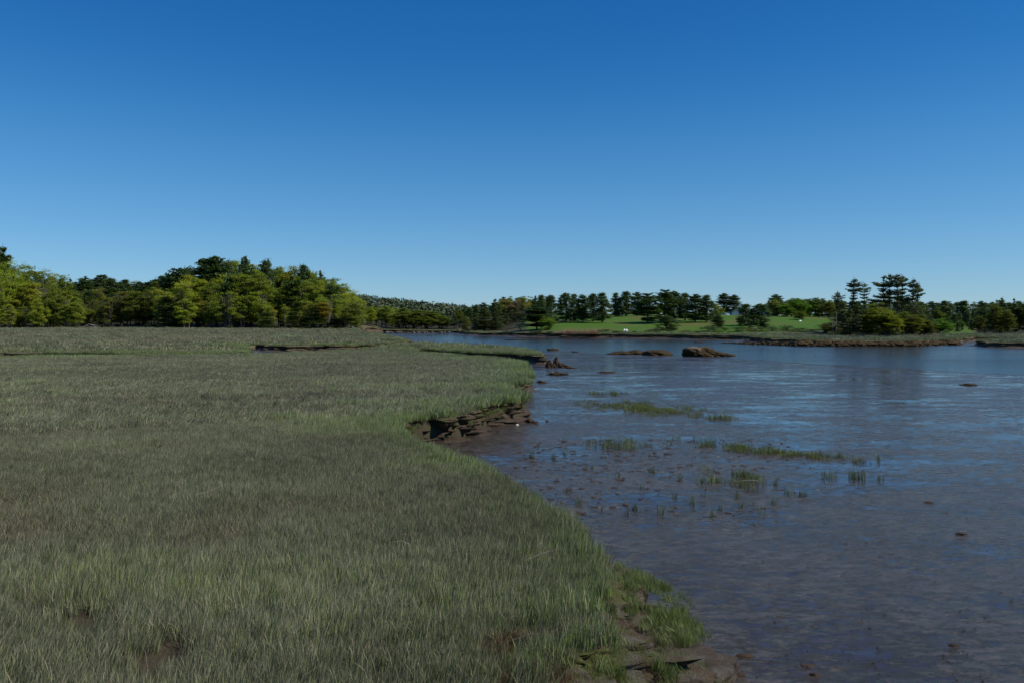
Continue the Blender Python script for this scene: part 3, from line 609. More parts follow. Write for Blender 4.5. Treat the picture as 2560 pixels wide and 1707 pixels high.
def pine(g, H=10., low=.1, wid=3.8, whorls=20, dense=1.0, leaf=.3, prof='round', droop=.06, per=5, gap=.0, side=0., seed_bare=.0, toph=.0, up=.14):
    wood = MB(); cr = MB()
    P = np.c_[np.cumsum(g.normal(size=9) * .05), np.cumsum(g.normal(size=9) * .05), np.linspace(-.5, H * (1 - toph * .5), 9)]
    wood.tube(P, np.linspace(.19, .03, 9) * (H / 10) ** .3, 8, g.random())
    def axis(z): return np.array([np.interp(z, P[:, 2], P[:, 0]), np.interp(z, P[:, 2], P[:, 1]), z])
    zs = np.linspace(low * H, H * .985, whorls) + g.normal(size=whorls) * (.2 if prof == 'plume' else .1)
    zs[-1] = H * .98
    for z in zs:
        t_ = np.clip((z / H - low) / (1 - low), 0, 1)
        if g.random() < gap: continue
        if prof == 'round': L = wid * .5 * (np.sin(np.pi * (.17 + .78 * t_)) ** .75)
        elif prof == 'cone': L = wid * .5 * (1 - t_ ** 1.3) ** .8 * g.uniform(.8, 1.15) + .15
        elif prof == 'plume': L = wid * .5 * (.62 + .38 * np.sin(t_ * 9 + g.random())) * (1 - t_ ** 3.5 * .75)
        else: L = wid * .5 * (1 - t_ * .5)
        n = max(3, int(per * (1.25 if t_ < .85 else .8))); a0 = g.random() * 6.28
        for k in range(n):
            a = a0 + k * 6.283 / n + g.normal() * .28; l = L * g.uniform(.6, 1.18) * (1 + side * math.cos(a))
            if l < .15: l = .15
            if prof != 'plume': z = min(H * .985, max(low * H * .8, zs[0] * 0 + z + g.uniform(-.35, .35)))
            q = axis(z); rise = (up + .28 * t_) * l - droop * l * l * .25
            e = q + np.array([math.cos(a) * l, math.sin(a) * l, rise]); m_ = (q + e) / 2 + [0, 0, -.05 * l]
            wood.tube(np.array([q, m_, e]), [.045, .03, .01], 4, g.random())
            if g.random() < seed_bare: continue
            nn = int(38 * dense * l * g.uniform(.7, 1.3)) + 8; s = g.uniform(.28 if l > 1 else .0, 1.04, nn)
            pt = q + (e - q) * s[:, None]; sp = .16 * l + .12
            lat = np.array([-math.sin(a), math.cos(a), 0])
            pt = pt + lat * (g.normal(size=nn) * sp * (1.15 - abs(s - .6)))[:, None] + np.c_[g.normal(size=nn) * .05, g.normal(size=nn) * .05, g.normal(size=nn) * .085 + .05]
            dirs = np.array([math.cos(a), math.sin(a), .45])
            tone = g.random()
            cr.leaves(pt, leaf * g.uniform(.6, 1.25, nn), flat=1.1, asp=2.0, g=g, a=np.clip(tone * .45 + g.random(nn) * .5, 0, 1), dirs=dirs)
    n = 30; cr.leaves(axis(H) + g.normal(size=(n, 3)) * [.12, .12, .22], leaf, g=g, asp=2)
    return wood, cr
def shrubp(g, w_=2.2, h=2.0, n=900, leaf=.16):
    wood = MB(); cr = MB()
    for k in range(9):
        a = g.random() * 6.28; r = g.random() * w_ * .42; limb(wood, (g.normal() * .1, g.normal() * .1, -.1), (math.cos(a) * r, math.sin(a) * r, h * g.uniform(.5, .95)), .03, .008, g, 4)
    for k in range(22):
        u = g.normal(size=3); u /= np.linalg.norm(u); rr = g.random() ** .4; c = np.array([u[0] * w_ * .42 * rr, u[1] * w_ * .42 * rr, h * (.48 + .42 * u[2] * rr)])
        m = n // 22; cr.leaves(c + g.normal(size=(m, 3)) * .22 * [1, 1, .7], leaf * g.uniform(.6, 1.3, m), flat=.5, asp=1.4, g=g, a=np.clip(g.random() * .5 + g.random(m) * .5, 0, 1))
    return wood, cr
PROTO = {}
def reg(kind, items, crown_mat, wood_mat):
    for i, (wd_, cr) in enumerate(items):
        a = wd_.build(kind + '_trunk', M[wood_mat], link=False); b_ = cr.build(kind + '_crown', M[crown_mat], link=False)
        PROTO.setdefault(kind, []).append((a.data, b_.data)); bpy.data.objects.remove(a); bpy.data.objects.remove(b_)
g = TG
reg('oak', [decid(g, 5.2, .07, 110, 150, .22, 2) for _ in range(4)] + [decid(g, 4.4, .1, 90, 140, .22, 1) for _ in range(2)], 'decid', 'bark')
reg('birch', [decid(g, 3.6, .2, 70, 90, .2, 2), decid(g, 3.4, .25, 64, 90, .2, 3)], 'decid', 'palebark')
reg('low', [decid(g, 6.6, .02, 120, 150, .25, 4) for _ in range(2)], 'decid', 'bark')
reg('fpine', [decid(g, 5.0, .1, 110, 110, .25, 1, teardrop=True) for _ in range(2)] + [pine(g, 10, .15, 4.6, 19, 1.25, .42, 'round', per=6) for _ in range(2)] + [pine(g, 10, .25, 5.0, 18, 1.4, .36, 'cone', per=6, gap=.1) for _ in range(2)], 'pine', 'bark')
reg('hpine', [decid(g, w_h, l_h, 150, 110, .25, 1, teardrop=True) for w_h, l_h in ((6.0, .06), (6.6, .05), (5.6, .05), (6.2, .1))] + [pine(g, 10, lo_, w__, 24, 1.5, .36, pr_, per=7, gap=gp_, side=sd_) for lo_, w__, pr_, gp_, sd_ in ((.06, 6.0, 'round', .1, .2), (.04, 5.6, 'round', .1, -.15))], 'pine', 'bark')
reg('ipine', [pine(g, 10, .48, 4.4, 14, 1.9, .3, 'plume', per=4, gap=.08, side=-.3, up=.14), pine(g, 10, .44, 4.2, 14, 1.9, .3, 'plume', per=4, gap=.1, side=.3, up=.14),
    pine(g, 10, .5, 4.0, 14, 1.9, .3, 'plume', per=4, gap=.05, up=.18), pine(g, 10, .34, 4.8, 17, 1.7, .3, 'plume', per=4, gap=.15, side=.3, up=.12), pine(g, 10, .28, 4.8, 17, 1.6, .3, 'plume', per=4, gap=.15, side=-.25, up=.12)], 'islepine', 'bark')
reg('dpine', [pine(g, 10, .05, 4.6, 18, 1.0, .34, 'cone', per=6) for _ in range(2)], 'islepine', 'bark')
reg('spruce', [pine(g, 10, .03, 4.2, 24, 1.1, .3, 'cone', per=6, up=-.02) for _ in range(2)], 'pine', 'bark')
reg('shrub', [shrubp(g, 2.4, 1.9) for _ in range(3)], 'shrub', 'bark')
NAMES = {'oak': 'deciduous_tree', 'birch': 'birch_tree', 'low': 'deciduous_tree', 'fpine': 'pine_tree', 'hpine': 'pine_tree', 'ipine': 'pine_tree', 'dpine': 'pine_tree', 'spruce': 'spruce_tree', 'shrub': 'shrub'}
PW = {'oak': 4.3, 'birch': 3.0, 'low': 6.0, 'fpine': 3.4, 'hpine': 4.5, 'ipine': 3.8, 'dpine': 4.4, 'spruce': 4.0, 'shrub': 2.4}
PH = {'shrub': 1.95}
NTREE = [0]
def tree(kind, px, d, top, label, group=None, width=None, color=(1, 1, 1), base=None, var=None, asp=None, y_only=False, rz=None):
    """top = picture height of the crown tip; the tree stands on the land at distance d"""
    x = (px - 1280) * d / F; z = float(land([x], [d])[0])
    if base is not None: z = CAMZ - (base - HY) * d / F
    H = (HY - top) * d / F + CAMZ - z; ph = PH.get(kind, 10.)
    s = H / ph; sw = s * (asp or 1) if width is None else width * d / F / PW[kind]
    i = TG.integers(len(PROTO[kind])) if var is None else var; td, cd_ = PROTO[kind][i]
    r = empty(NAMES[kind], (x, d, z), TG.random() * 6.28 if rz is None else rz, (sw, sw, s))
    for nm, me in (('trunk', td), ('crown', cd_)):
        o = bpy.data.objects.new(nm, me); COL.objects.link(o); o.parent = r
        if nm == 'crown': cc = np.array(color) * TG.uniform(.88, 1.12); o.color = (*cc, 1)
    tag(r, label, {'shrub': 'shrub'}.get(kind, 'tree'), group); NTREE[0] += 1; return r
def curve(*p):
    p = np.array(p, float); return lambda x: np.interp(x, p[:, 0], p[:, 1])
def belt(kinds, px0, px1, n, d0, d1, top, jit, label, group, cols=((1, 1, 1),), asp=1., lbl=None, step=None):
    kn = [k for k, _ in kinds]; kp = np.array([p_ for _, p_ in kinds], float); kp /= kp.sum()
    for i in range(n):
        px = px0 + (px1 - px0) * (i + TG.uniform(.1, .9)) / n; k = kn[TG.choice(len(kn), p=kp)]
        lb = lbl.get(k, label) if lbl else label
        tree(k, px, TG.uniform(d0, d1), top(px) + TG.uniform(*jit), lb, group + (' - ' + NAMES[k].split('_')[0] if lbl else ''), color=cols[TG.integers(len(cols))] if k not in ('fpine', 'spruce', 'hpine', 'dpine') else (1, 1, 1), asp=asp * 1.2 * TG.uniform(.85, 1.2))
SPR = ((1.55, 1.55, .85), (1.3, 1.42, .85), (1.45, 1.3, .85), (1.15, 1.25, .85), (.95, 1.05, .8)); OLV = ((.8, .78, .7), (.75, .85, .65), (.95, .85, .7), (.65, .7, .6)); BUD = ((1.1, .95, 1.0), (.9, .8, .75))
# A: left wood
sA = curve((-150, 615), (0, 645), (60, 664), (130, 676), (170, 700), (196, 735))
belt((('oak', 5), ('fpine', 1)), -150, 175, 12, 300, 330, sA, (-14, 8), 'tree', 'left edge wood', SPR, .9, {'oak': 'yellow-green leafy tree in the wood at the left frame edge', 'fpine': 'dark pine among the leafy trees at the left frame edge'})
belt((('oak', 3), ('low', 1)), -130, 180, 10, 272, 292, sA, (22, 60), 'leafy spring tree in the front row of the left edge wood', 'front of the left edge wood', SPR, .95)
belt((('low', 1),), -80, 195, 9, 264, 276, lambda x: 745, (-10, 25), 'low spreading spring-green tree at the foot of the left edge wood', 'foot of the left edge wood', SPR, .8)
tree('fpine', 6, 310, 624, 'dark pine tip rising above the leafy wood in the left corner', width=40)
# G: gap behind
sG = curve((150, 700), (204, 698), (250, 694), (275, 698), (330, 702), (390, 700), (440, 700))
belt((('fpine', 3), ('oak', 1)), 170, 440, 22, 400, 470, sG, (-4, 10), 't', 'dark pines on the rise behind the left gap', OLV, 1.1, {'fpine': 'dark pine on the low rise between the two left woods', 'oak': 'olive leafy tree on the low rise between the two left woods'})
belt((('oak', 2), ('fpine', 1)), 180, 430, 14, 340, 380, sG, (18, 45), 't', 'second row on the rise behind the left gap', OLV, 1.1, {'fpine': 'dark pine below the skyline of the left gap', 'oak': 'grey-green leafy tree below the skyline of the left gap'})
belt((('oak', 2), ('low', 2)), 190, 420, 13, 292, 325, curve((190, 758), (250, 738), (300, 728), (370, 732), (420, 745)), (-4, 18), 'muted olive leafy tree standing in the gap between the two left woods', 'leafy trees in the left gap', OLV, 1.0)
# B: big wooded point
sB = curve((370, 722), (405, 700), (446, 685), (476, 673), (503, 662), (560, 655), (604, 655), (640, 662), (707, 674), (759, 672), (800, 686), (846, 705), (878, 722), (897, 742), (911, 775))
for px, tp, wd_ in ((424, 688, 40), (539, 652, 34), (571, 651, 32), (604, 648.5, 42), (663, 651, 38), (759, 662, 44), (799, 680, 36)):
    tree('fpine', px, TG.uniform(292, 304), tp, {424: 'dark pine at the left shoulder of the big wooded point', 539: 'leftmost of three close pine tips crowning the big wooded point', 571: 'middle one of three close pine tips crowning the big wooded point', 604: 'broadest and rightmost of three close pine tips on the wooded point',
        663: 'separate pointed pine right of the three close tips', 759: 'lone pointed pine breaking the right skyline of the wooded point', 799: 'last small pine tip on the falling right skyline of the point'}[px], 'pine tips over the wooded point', width=wd_)
belt((('oak', 5), ('fpine', 1)), 380, 895, 24, 296, 325, sB, (-13, 3), 't', 'back of the big wooded point', SPR, .95, {'oak': 'spring-green crown in the skyline of the big wooded point', 'fpine': 'dark pine in the skyline of the big wooded point'})
belt((('oak', 5), ('birch', 2), ('fpine', 1)), 385, 900, 22, 280, 294, sB, (4, 36), 't', 'middle of the big wooded point', SPR, .95, {'oak': 'full leafy tree in the middle of the big wooded point', 'birch': 'slim pale-stemmed tree in the big wooded point', 'fpine': 'dark pine in the middle of the big wooded point'})
belt((('birch', 2), ('low', 2), ('oak', 1)), 390, 905, 17, 270, 280, lambda x: 735, (-12, 40), 't', 'front edge of the big wooded point', SPR, .85, {'birch': 'slim pale-stemmed tree at the marsh edge of the wooded point', 'oak': 'young leafy tree at the marsh edge of the wooded point', 'low': 'low spreading tree at the marsh edge of the wooded point'})
for px, tp, wd_, lb in ((668, 772, 46, 'small bright young conifer at the marsh edge left of centre on the point'), (735, 780, 60, 'wide low bright conifer at the marsh edge of the point'), (784, 765, 70, 'dark drooping conifer beside the rusty tree on the point'), (838, 790, 56, 'last low conifer at the right foot of the wooded point'), (880, 752, 60, 'light green leafy tree closing the right end of the point')):
    tree('spruce' if 'conifer' in lb else 'oak', px, 266, tp, lb, width=wd_, color=(1.2, 1.15, 1) if 'bright' in lb else (1, 1, 1))
tree('birch', 806, 267, 752, 'rusty-tinged sparse tree near the right foot of the wooded point', width=40, color=(1.25, .85, .6))
tree('dpine', 420, 276, 738, 'dark pine in shade at the left foot of the wooded point', width=70)
tree('dpine', 452, 274, 728, 'second dark shaded pine at the left foot of the wooded point', width=60)
# C: far inlet shore
sC = curve((895, 742), (930, 748), (968, 750), (995, 758), (1050, 762), (1100, 768), (1150, 772))
belt((('fpine', 1), ('oak', 1)), 880, 1150, 24, 430, 520, sC, (10, 20), 't', 'dark trees on the slope behind the inlet', OLV, 1.1, {'fpine': 'small dark pine on the slope behind the inlet', 'oak': 'small olive tree on the slope behind the inlet'})
belt((('oak', 3), ('birch', 1), ('fpine', 1)), 900, 1060, 13, 335, 365, curve((900, 752), (1000, 764), (1060, 776)), (-3, 12), 't', 'leafy trees along the inlet shore', SPR, 1.0, {'oak': 'light green leafy tree on the inlet shore', 'birch': 'slim pale-stemmed tree on the inlet shore', 'fpine': 'dark pine on the inlet shore'})
for px, tp, wd_ in ((1010, 770, 66), (1045, 774, 60), (1077, 777, 64), (1108, 789, 50)):
    tree('low', px, 338, tp, {1010: 'leftmost of four rounded light-green trees above the inlet water', 1045: 'second from left of the rounded trees above the inlet water', 1077: 'tallest right-hand rounded tree above the inlet water', 1108: 'last small rounded tree where the inlet narrows'}[px], 'rounded trees above the inlet', width=wd_, color=(.85, .95, .85))
# D: dark point right of the inlet
sD = curve((1125, 782), (1153, 768), (1188, 762), (1229, 752), (1267, 744), (1316, 741), (1360, 742))
belt((('fpine', 2), ('oak', 1)), 1128, 1370, 20, 330, 380, sD, (-2, 8), 't', 'trees at the back of the dark point', OLV, 1.05, {'fpine': 'pine in the skyline of the dark wooded tip beyond the inlet', 'oak': 'pale leafy tree in the skyline of the dark wooded tip'})
belt((('dpine', 3), ('oak', 1)), 1150, 1340, 14, 278, 300, sD, (8, 32), 't', 'front of the dark point', OLV, .95, {'dpine': 'dark pine at the water side of the wooded tip', 'oak': 'leafy tree among dark pines on the wooded tip'})
tree('oak', 1289, 318, 750, 'pinkish-grey leafless tree showing between pines on the wooded tip', width=40, color=(1.15, .72, 2.4))
tree('oak', 1262, 322, 745, 'second pale budding tree beside the pinkish-grey one', width=40, color=(1.15, .95, 1.3))
tree('oak', 1310, 322, 741, 'pale budding tree topping the skyline left of the lawn pines', width=40, color=(1.2, 1.1, 1.1))
tree('dpine', 1212, 272, 772, 'stout dark pine leaning over the water on the wooded tip', width=62)
tree('dpine', 1240, 268, 790, 'small dark pine right of the stout one on the wooded tip', width=44)
tree('hpine', 1342, 238, 766, 'broad dark pine at the left end of the lawn', width=54, base=820)
tree('oak', 1368, 232, 790, 'bright young leafy tree at the left corner of the lawn', width=34, color=(.85, 1.15, .8), base=826)
tree('shrub', 1300, 236, 803, 'greyish-lilac blossoming bush on the shore left of the lawn', width=38, color=(3.3, 2.7, 5.5), base=826)
# E: pines on the lawn hill
for px, tp, ba, wd_, d, lb in ((1354, 737, 815, 30, 262, 'slim pine at the far left of the lawn pine row'), (1377, 738, 808, 36, 272, 'second pine from the left behind the lawn, darkly overlapped'),
    (1413, 732.5, 805, 38, 264, 'tall narrow-topped pine at the left end of the dark lawn row'), (1436, 735, 806, 32, 270, 'pine tucked right behind the tall narrow-topped one'), (1457, 739, 803, 34, 262, 'slightly shorter pine in the middle of the left lawn clump'),
    (1482, 734, 803, 34, 268, 'pine right of the shorter one in the left lawn clump'), (1506, 732.5, 804, 44, 258, 'broad pine ending the left lawn clump on the right'), (1540, 732.5, 790, 30, 300, 'slim pine first after the gap on the lawn crest'),
    (1566, 728.5, 790, 38, 298, 'tallest pine of the trio on the lawn crest'), (1592, 732.5, 791, 36, 300, 'right pine of the trio on the lawn crest'), (1619, 736.6, 807, 50, 256, 'free-standing broad pine on open lawn casting a shadow'),
    (1662, 728, 805, 46, 258, 'left one of the twin high pines right of the free-standing pine'), (1686, 728, 803, 46, 262, 'right one of the twin high pines'), (1713, 732.5, 800, 36, 268, 'dark pine directly right of the twin high pines'),
    (1738, 738, 804, 44, 258, 'dark broad pine with deep shade at its foot on the right lawn'), (1767, 738, 803, 42, 258, 'last pine of the lawn row before the skyline dips'), (1668, 790, 828, 46, 222, 'low bushy pine at the lawn foot in front of the twins'),
    (1794, 790, 820, 30, 228, 'small dark conical pine by the lawn shrubs')):
    tree('hpine', px, d, tp, lb, 'pines on the lawn hill', width=wd_, base=ba)
for px, tp, ba, wd_, d, lb, kd in ((1809, 735, 784, 32, 330, 'left of two detached pines against the sky by the white gable', 'hpine'), (1834, 739, 784, 32, 330, 'right of two detached pines against the sky by the white gable', 'hpine'), (1865, 760, 818, 44, 240, 'dark pine left in the pair below the gable', 'hpine'), (1899, 760, 828, 54, 226, 'dark broad pine right in the pair below the gable', 'hpine'),
    (1941, 738, 793, 36, 320, 'dark pine top behind the pale tree at the farmhouse', 'hpine')):
    tree(kd, px, d, tp, lb, 'pines right of the lawn', width=wd_, base=ba)
for px, tp, ba, wd_, d, lb, col in ((1790, 757, 806, 34, 270, 'pale leafy tree glowing between the lawn row and the detached pines', (1.1, 1.05, 1.1)), (1936, 750, 795, 36, 300, 'pale yellow-green tree beside the farmhouse', (1.1, 1.15, 1.1)), (1966, 760, 794, 40, 292, 'round green tree right of the farmhouse', (.6, 1.0, .6)),
    (1986, 744, 796, 50, 296, 'big round bright green tree behind the lawn', (.6, 1.05, .6)), (2017, 745, 797, 44, 300, 'dark round tree right of the big bright one', (.45, .75, .5)), (2046, 748, 797, 40, 300, 'olive round tree toward the point', (.55, .65, .5)), (2072, 749, 800, 40, 292, 'brown-green round tree just left of the point', (.75, .7, .5)),
    (2000, 777, 801, 32, 272, 'small grey-green round tree standing on the lawn with a white bench below', (.8, .9, .9))):
    tree('oak', px, d, tp, lb, 'leafy trees behind the lawn', width=wd_, color=col, base=ba)
belt((('hpine', 1), ('oak', 1)), 1945, 2110, 12, 330, 380, lambda x: 746, (0, 6), 't', 'wood edge behind the lawn', OLV, 1.0, {'hpine': 'dark tree in the far hedge line behind the right lawn', 'oak': 'olive tree in the far hedge line behind the right lawn'})
belt((('hpine', 2), ('oak', 1)), 1325, 1710, 15, 330, 370, lambda x: 768, (-10, 8), 't', 'wood behind the lawn pines', OLV, 1.3, {'hpine': 'dark tree filling the gaps behind the lawn pine row', 'oak': 'olive tree filling the gaps behind the lawn pine row'})
belt((('hpine', 1), ('oak', 1)), 1690, 1960, 9, 350, 390, lambda x: 778, (-4, 6), 't', 'low trees behind the lawn crest', OLV, 1.2, {'hpine': 'low dark tree peeping over the lawn crest', 'oak': 'low olive tree peeping over the lawn crest'})
# lawn foot shrubs
for i, (px, tp, wd_, col, lb) in enumerate(((1770, 812, 46, (.8, .9, .8), 'grey-green rounded shrub left of the small conical pine'), (1785, 812, 30, (1.3, 1.4, 1.5), 'pale shrub in front of the small conical pine'), (1812, 816, 40, (.9, 1.3, .6), 'bright low shrub right of the small conical pine'),
    (1846, 812, 44, (.9, 1.4, .6), 'bright green shrub in the middle of the lawn foot hedge'), (1872, 818, 26, (1.4, .9, .5), 'rust-tinted shrub beside the white-flowered bush'), (1889, 816, 26, (3, 2.6, 4.2), 'white-flowered bush under the dark pine pair'), (1903, 814, 24, (.9, 1.4, .6), 'upright bright shrub right of the white-flowered bush'),
    (1932, 814, 46, (.75, .8, .8), 'wide grey shrub on the lawn foot'), (1965, 812, 48, (.6, .75, .6), 'dark rounded shrub on the lawn foot'), (1996, 818, 42, (.7, .85, .7), 'low shrub right of the dark rounded one'), (2030, 822, 50, (.8, .7, .6), 'brown low shrub near the point'), (2062, 806, 46, (.7, .7, .45), 'tall olive shrub touching the point'), (1640, 818, 28, (.6, .6, .5), 'dark low shrub left of the low bushy pine'), (1515, 822, 34, (.8, .9, .7), 'faint green shrub at the lawn edge above the beach'))):
    tree('shrub', px, 212 + (i % 3) * 3, tp, lb, 'shrubs along the lawn foot', width=wd_, color=col)
for i in range(26):
    px = 1330 + i * 29 + TG.normal() * 6; tree('shrub', px, 209 + TG.uniform(0, 4), 826 + TG.uniform(-3, 3), 'low hedge-like scrub along the beach below the lawn', 'beach scrub', width=TG.uniform(26, 44), color=((.6, .7, .5), (.9, .8, .55), (.7, .95, .5))[i % 3])
# F: pines and undergrowth of the right-hand point
IP = [(2096, 733, 831, 178, 40, 4, 1.2, 'flat-topped ragged pine at the left end of the point'), (2134, 700.5, 829, 174, 50, 3, .3, 'tall layered pine with a broad top on the left half of the point'), (2159, 712, 831, 173, 44, 4, 3.5, 'sparse pine with a spiky bare tip left of centre on the point'),
    (2213, 694, 827, 176, 56, 0, .1, 'leftmost pine of the tight tall cluster on the point'), (2226, 689.5, 827, 180, 40, 2, 1., 'second pine of the tight tall cluster, highest tip'), (2243, 689.5, 827, 175, 46, 2, 2.2, 'third pine of the tight tall cluster with long bare trunk'), (2254, 695, 828, 179, 48, 1, 0, 'right pine of the tight tall cluster'),
    (2282, 701.5, 829, 174, 40, 3, .2, 'layered pine standing alone right of the tight cluster'), (2292, 716, 829, 177, 36, 3, 5.9, 'thin one-sided pine at the right of the point')]
for px, tp, ba, d, wd_, vr, rz, lb in IP: tree('ipine', px, d, tp, lb, 'tall pines on the right-hand point', width=wd_, base=ba, var=vr, rz=rz)
for px, tp, ba, d, wd_, lb in ((2107, 753, 834, 172, 40, 'dense dark pine low at the left end of the point'), (2143, 756, 834, 170, 38, 'dense dark pine under the tall layered one'), (2125, 768, 835, 166, 40, 'dark low pine filling the left of the point'), (2304, 782, 836, 170, 44, 'bright-edged conifer at the right end of the point'), (2160, 778, 835, 165, 32, 'dark low pine left of the yellow-green tree')):
    tree('dpine', px, d, tp, lb, 'low dark pines on the point', width=wd_, base=ba, color=(1.5, 1.5, .9) if 'bright' in lb else (1, 1, 1))
for px, tp, ba, d, wd_, k, col, lb in ((2198, 757, 838, 163, 62, 'oak', (.95, .95, .55), 'large yellow-green leafy tree in front of the tall pine cluster'), (2178, 778, 838, 164, 46, 'oak', (.85, .85, .5), 'smaller yellow-green tree left of the large one'), (2226, 788, 838, 163, 50, 'oak', (1., 1., .5), 'bright low tree right of the large yellow-green one'),
    (2262, 780, 836, 166, 46, 'oak', (.7, .75, .5), 'olive tree in the undergrowth below the bare trunks'), (2283, 786, 836, 166, 44, 'oak', (.8, .8, .5), 'yellow-olive tree below the lone layered pine'), (2318, 800, 836, 168, 44, 'low', (.8, .8, .5), 'low spreading bush at the right tip of the point'), (2075, 805, 836, 170, 44, 'low', (.6, .6, .45), 'low brownish bush at the left tip of the point')):
    tree(k, px, d, tp, lb, 'leafy trees on the point', width=wd_, base=ba, color=col)
for i in range(14):
    px = 2075 + i * 18.5 + TG.normal() * 4; tree('shrub', px, 166 + TG.uniform(-2, 4), 822 + TG.uniform(-3, 5), 'scrubby undergrowth bush at the foot of the point trees', 'undergrowth on the point', width=TG.uniform(22, 36), color=((.8, .8, .5), (1.1, .85, .55), (.6, .65, .45))[i % 3])
# H: right-hand forest
tree('oak', 2351, 202, 795, 'rounded deep green tree at the near edge of the right forest', width=52, color=(.5, .95, .55))
tree('oak', 2335, 206, 812, 'low green bush-like tree left of the rounded deep green one', width=34, color=(.5, .85, .5))
belt((('hpine', 3), ('oak', 2)), 2090, 2700, 40, 330, 390, lambda x: 754, (-3, 5), 't', 'back rows of the right forest', ((.5, .6, .45), (.6, .7, .5)), 1.0, {'hpine': 'dark pine crown in the level skyline of the right forest', 'oak': 'dull green crown in the level skyline of the right forest'})
belt((('hpine', 3), ('oak', 3)), 2120, 2700, 32, 270, 310, lambda x: 772, (-6, 14), 't', 'middle rows of the right forest', ((.5, .7, .45), (.6, .7, .5), (.4, .6, .45)), 1.0, {'hpine': 'dark pine in the middle of the right forest', 'oak': 'dull green leafy tree in the middle of the right forest'})
belt((('dpine', 3), ('oak', 3)), 2430, 2720, 14, 206, 228, curve((2430, 792), (2470, 764), (2500, 752), (2700, 750)), (0, 24), 't', 'front of the right forest', ((.6, .6, .4), (.5, .6, .4)), .95, {'dpine': 'near dark pine in the front of the right forest', 'oak': 'near olive tree in the front of the right forest'})
tree('dpine', 2502, 215, 747, 'pine tip above the right forest, left of the last one', width=50)
tree('dpine', 2534, 220, 749, 'slim last pine tip near the right frame edge', width=36)
belt((('hpine', 1), ('oak', 1)), 2300, 2440, 7, 232, 250, lambda x: 800, (-4, 8), 't', 'trees behind the small far lawn', ((.4, .7, .4),), 1.0, {'hpine': 'shaded dark tree behind the small lawn patch at right', 'oak': 'shaded green tree behind the small lawn patch at right'})

# far wooded ridge: canopy that reads as one mass
mb = MB(); n = 1500; x = TG.uniform(-520, 20, n); y = TG.uniform(640, 1150, n); z = land(x, y)
for i in range(n):
    r = TG.uniform(3.5, 6.5); m = 46; u = TG.normal(size=(m, 3)); u /= np.linalg.norm(u, axis=1)[:, None]; u[:, 2] = np.abs(u[:, 2]) * 1.3
    mb.leaves(np.array([x[i], y[i], z[i] + 1]) + u * r * TG.uniform(.6, 1, (m, 1)), 2.3, flat=.6, g=TG, a=np.clip(TG.random() * .7 + TG.random(m) * .3, 0, 1))
t = NT('far_canopy'); v = t.attr('v').outputs['Fac']; M['farc'] = t.setp(Base_Color=t.mix(v, (.035, .06, .025), (.08, .108, .04)), Roughness=.8)
o = mb.build('far_forest', M['farc']); tag(o, 'distant wooded ridge behind the inlet', kind='stuff')
#@@END_TREES
#@@THINGS
# ------------------------------------------------------------------ rocks, clods, driftwood, house, seats
KG = np.random.default_rng(5)
def ico(sub=4):
    import bmesh
    bm = bmesh.new(); bmesh.ops.create_icosphere(bm, subdivisions=sub, radius=1); V = np.array([v.co[:] for v in bm.verts]); T = np.array([[v.index for v in f.verts] for f in bm.faces]); bm.free(); return V, T
ICO = {k: ico(k) for k in (2, 3, 4, 5)}
def lump(blobs, seed, sub=4, rough=.16, freq=1.2):
    """rocks / clods: displaced rounded masses, buried at the foot"""
    Vs, Ts, n = [], [], 0; s = max(b_[3] for b_ in blobs)
    for (x, y, z, a, b_, c) in blobs:
        V, T = ICO[sub]; V = V.copy(); q = fbm(V[:, 0] * freq + seed, V[:, 1] * freq, V[:, 2] * freq, seed, 4); q2 = np.abs(fbm(V[:, 0] * 2.6 + seed, V[:, 1] * 2.6, V[:, 2] * 2.6, seed + 9, 4))
        V = V * (1 + rough * 2 * q - rough * 1.3 * q2)[:, None]; V = V * [a, b_, c] + [x, y, z]; Vs.append(V); Ts.append(T + n); n += len(V)
    return np.concatenate(Vs), np.concatenate(Ts)
t = NT('weedy_rock'); p = t.n('ShaderNodeTexCoord').outputs['Object']; g_ = t.n('ShaderNodeNewGeometry'); nz = t.n('ShaderNodeSeparateXYZ', {0: g_.outputs['Normal']}).outputs[2]; oz = t.n('ShaderNodeSeparateXYZ', {0: p}).outputs[2]
n1 = t.noise(5, 6, .7, t.mapv(p, (1, 1, .4))); n2 = t.noise(1.3, 5, .6, p)
weed = t.mix(n1, (.012, .008, .004), (.075, .048, .018)); rock = t.mix(n1, (.07, .055, .045), (.26, .21, .17))
k = t.ramp(t.math('ADD', t.math('MULTIPLY', oz, .9), t.math('MULTIPLY', t.math('SUBTRACT', n2, .5), 1.6)), (.8, 0.), (.98, 1.))
M['rock'] = t.setp(Base_Color=t.mix(k, weed, rock), Roughness=.85, Specular_IOR_Level=.15, Normal=t.bump(n1, 1., .12))
t = NT('weed_mat'); p = t.n('ShaderNodeTexCoord').outputs['Object']; n1 = t.noise(7, 6, .75, p); M['weed'] = t.setp(Base_Color=t.mix(n1, (.012, .008, .004), (.075, .05, .018)), Roughness=.85, Specular_IOR_Level=.15, Normal=t.bump(n1, 1., .08))
t = NT('clod'); p = t.n('ShaderNodeTexCoord').outputs['Object']; n1 = t.noise(14, 6, .75, p); M['clod'] = t.setp(Base_Color=t.mix(n1, (.016, .01, .006), (.08, .048, .028)), Roughness=.8, Specular_IOR_Level=.2, Normal=t.bump(n1, 1., .02))
def place(name, V, T, mat, px, py, label, cat, group=None, dz=0.):
    x, y = A(px, py, ZF); o = mk(name, V, T, mat, smooth=True); o.location = (x, y, ZF + dz); tag(o, label, cat, group); return o
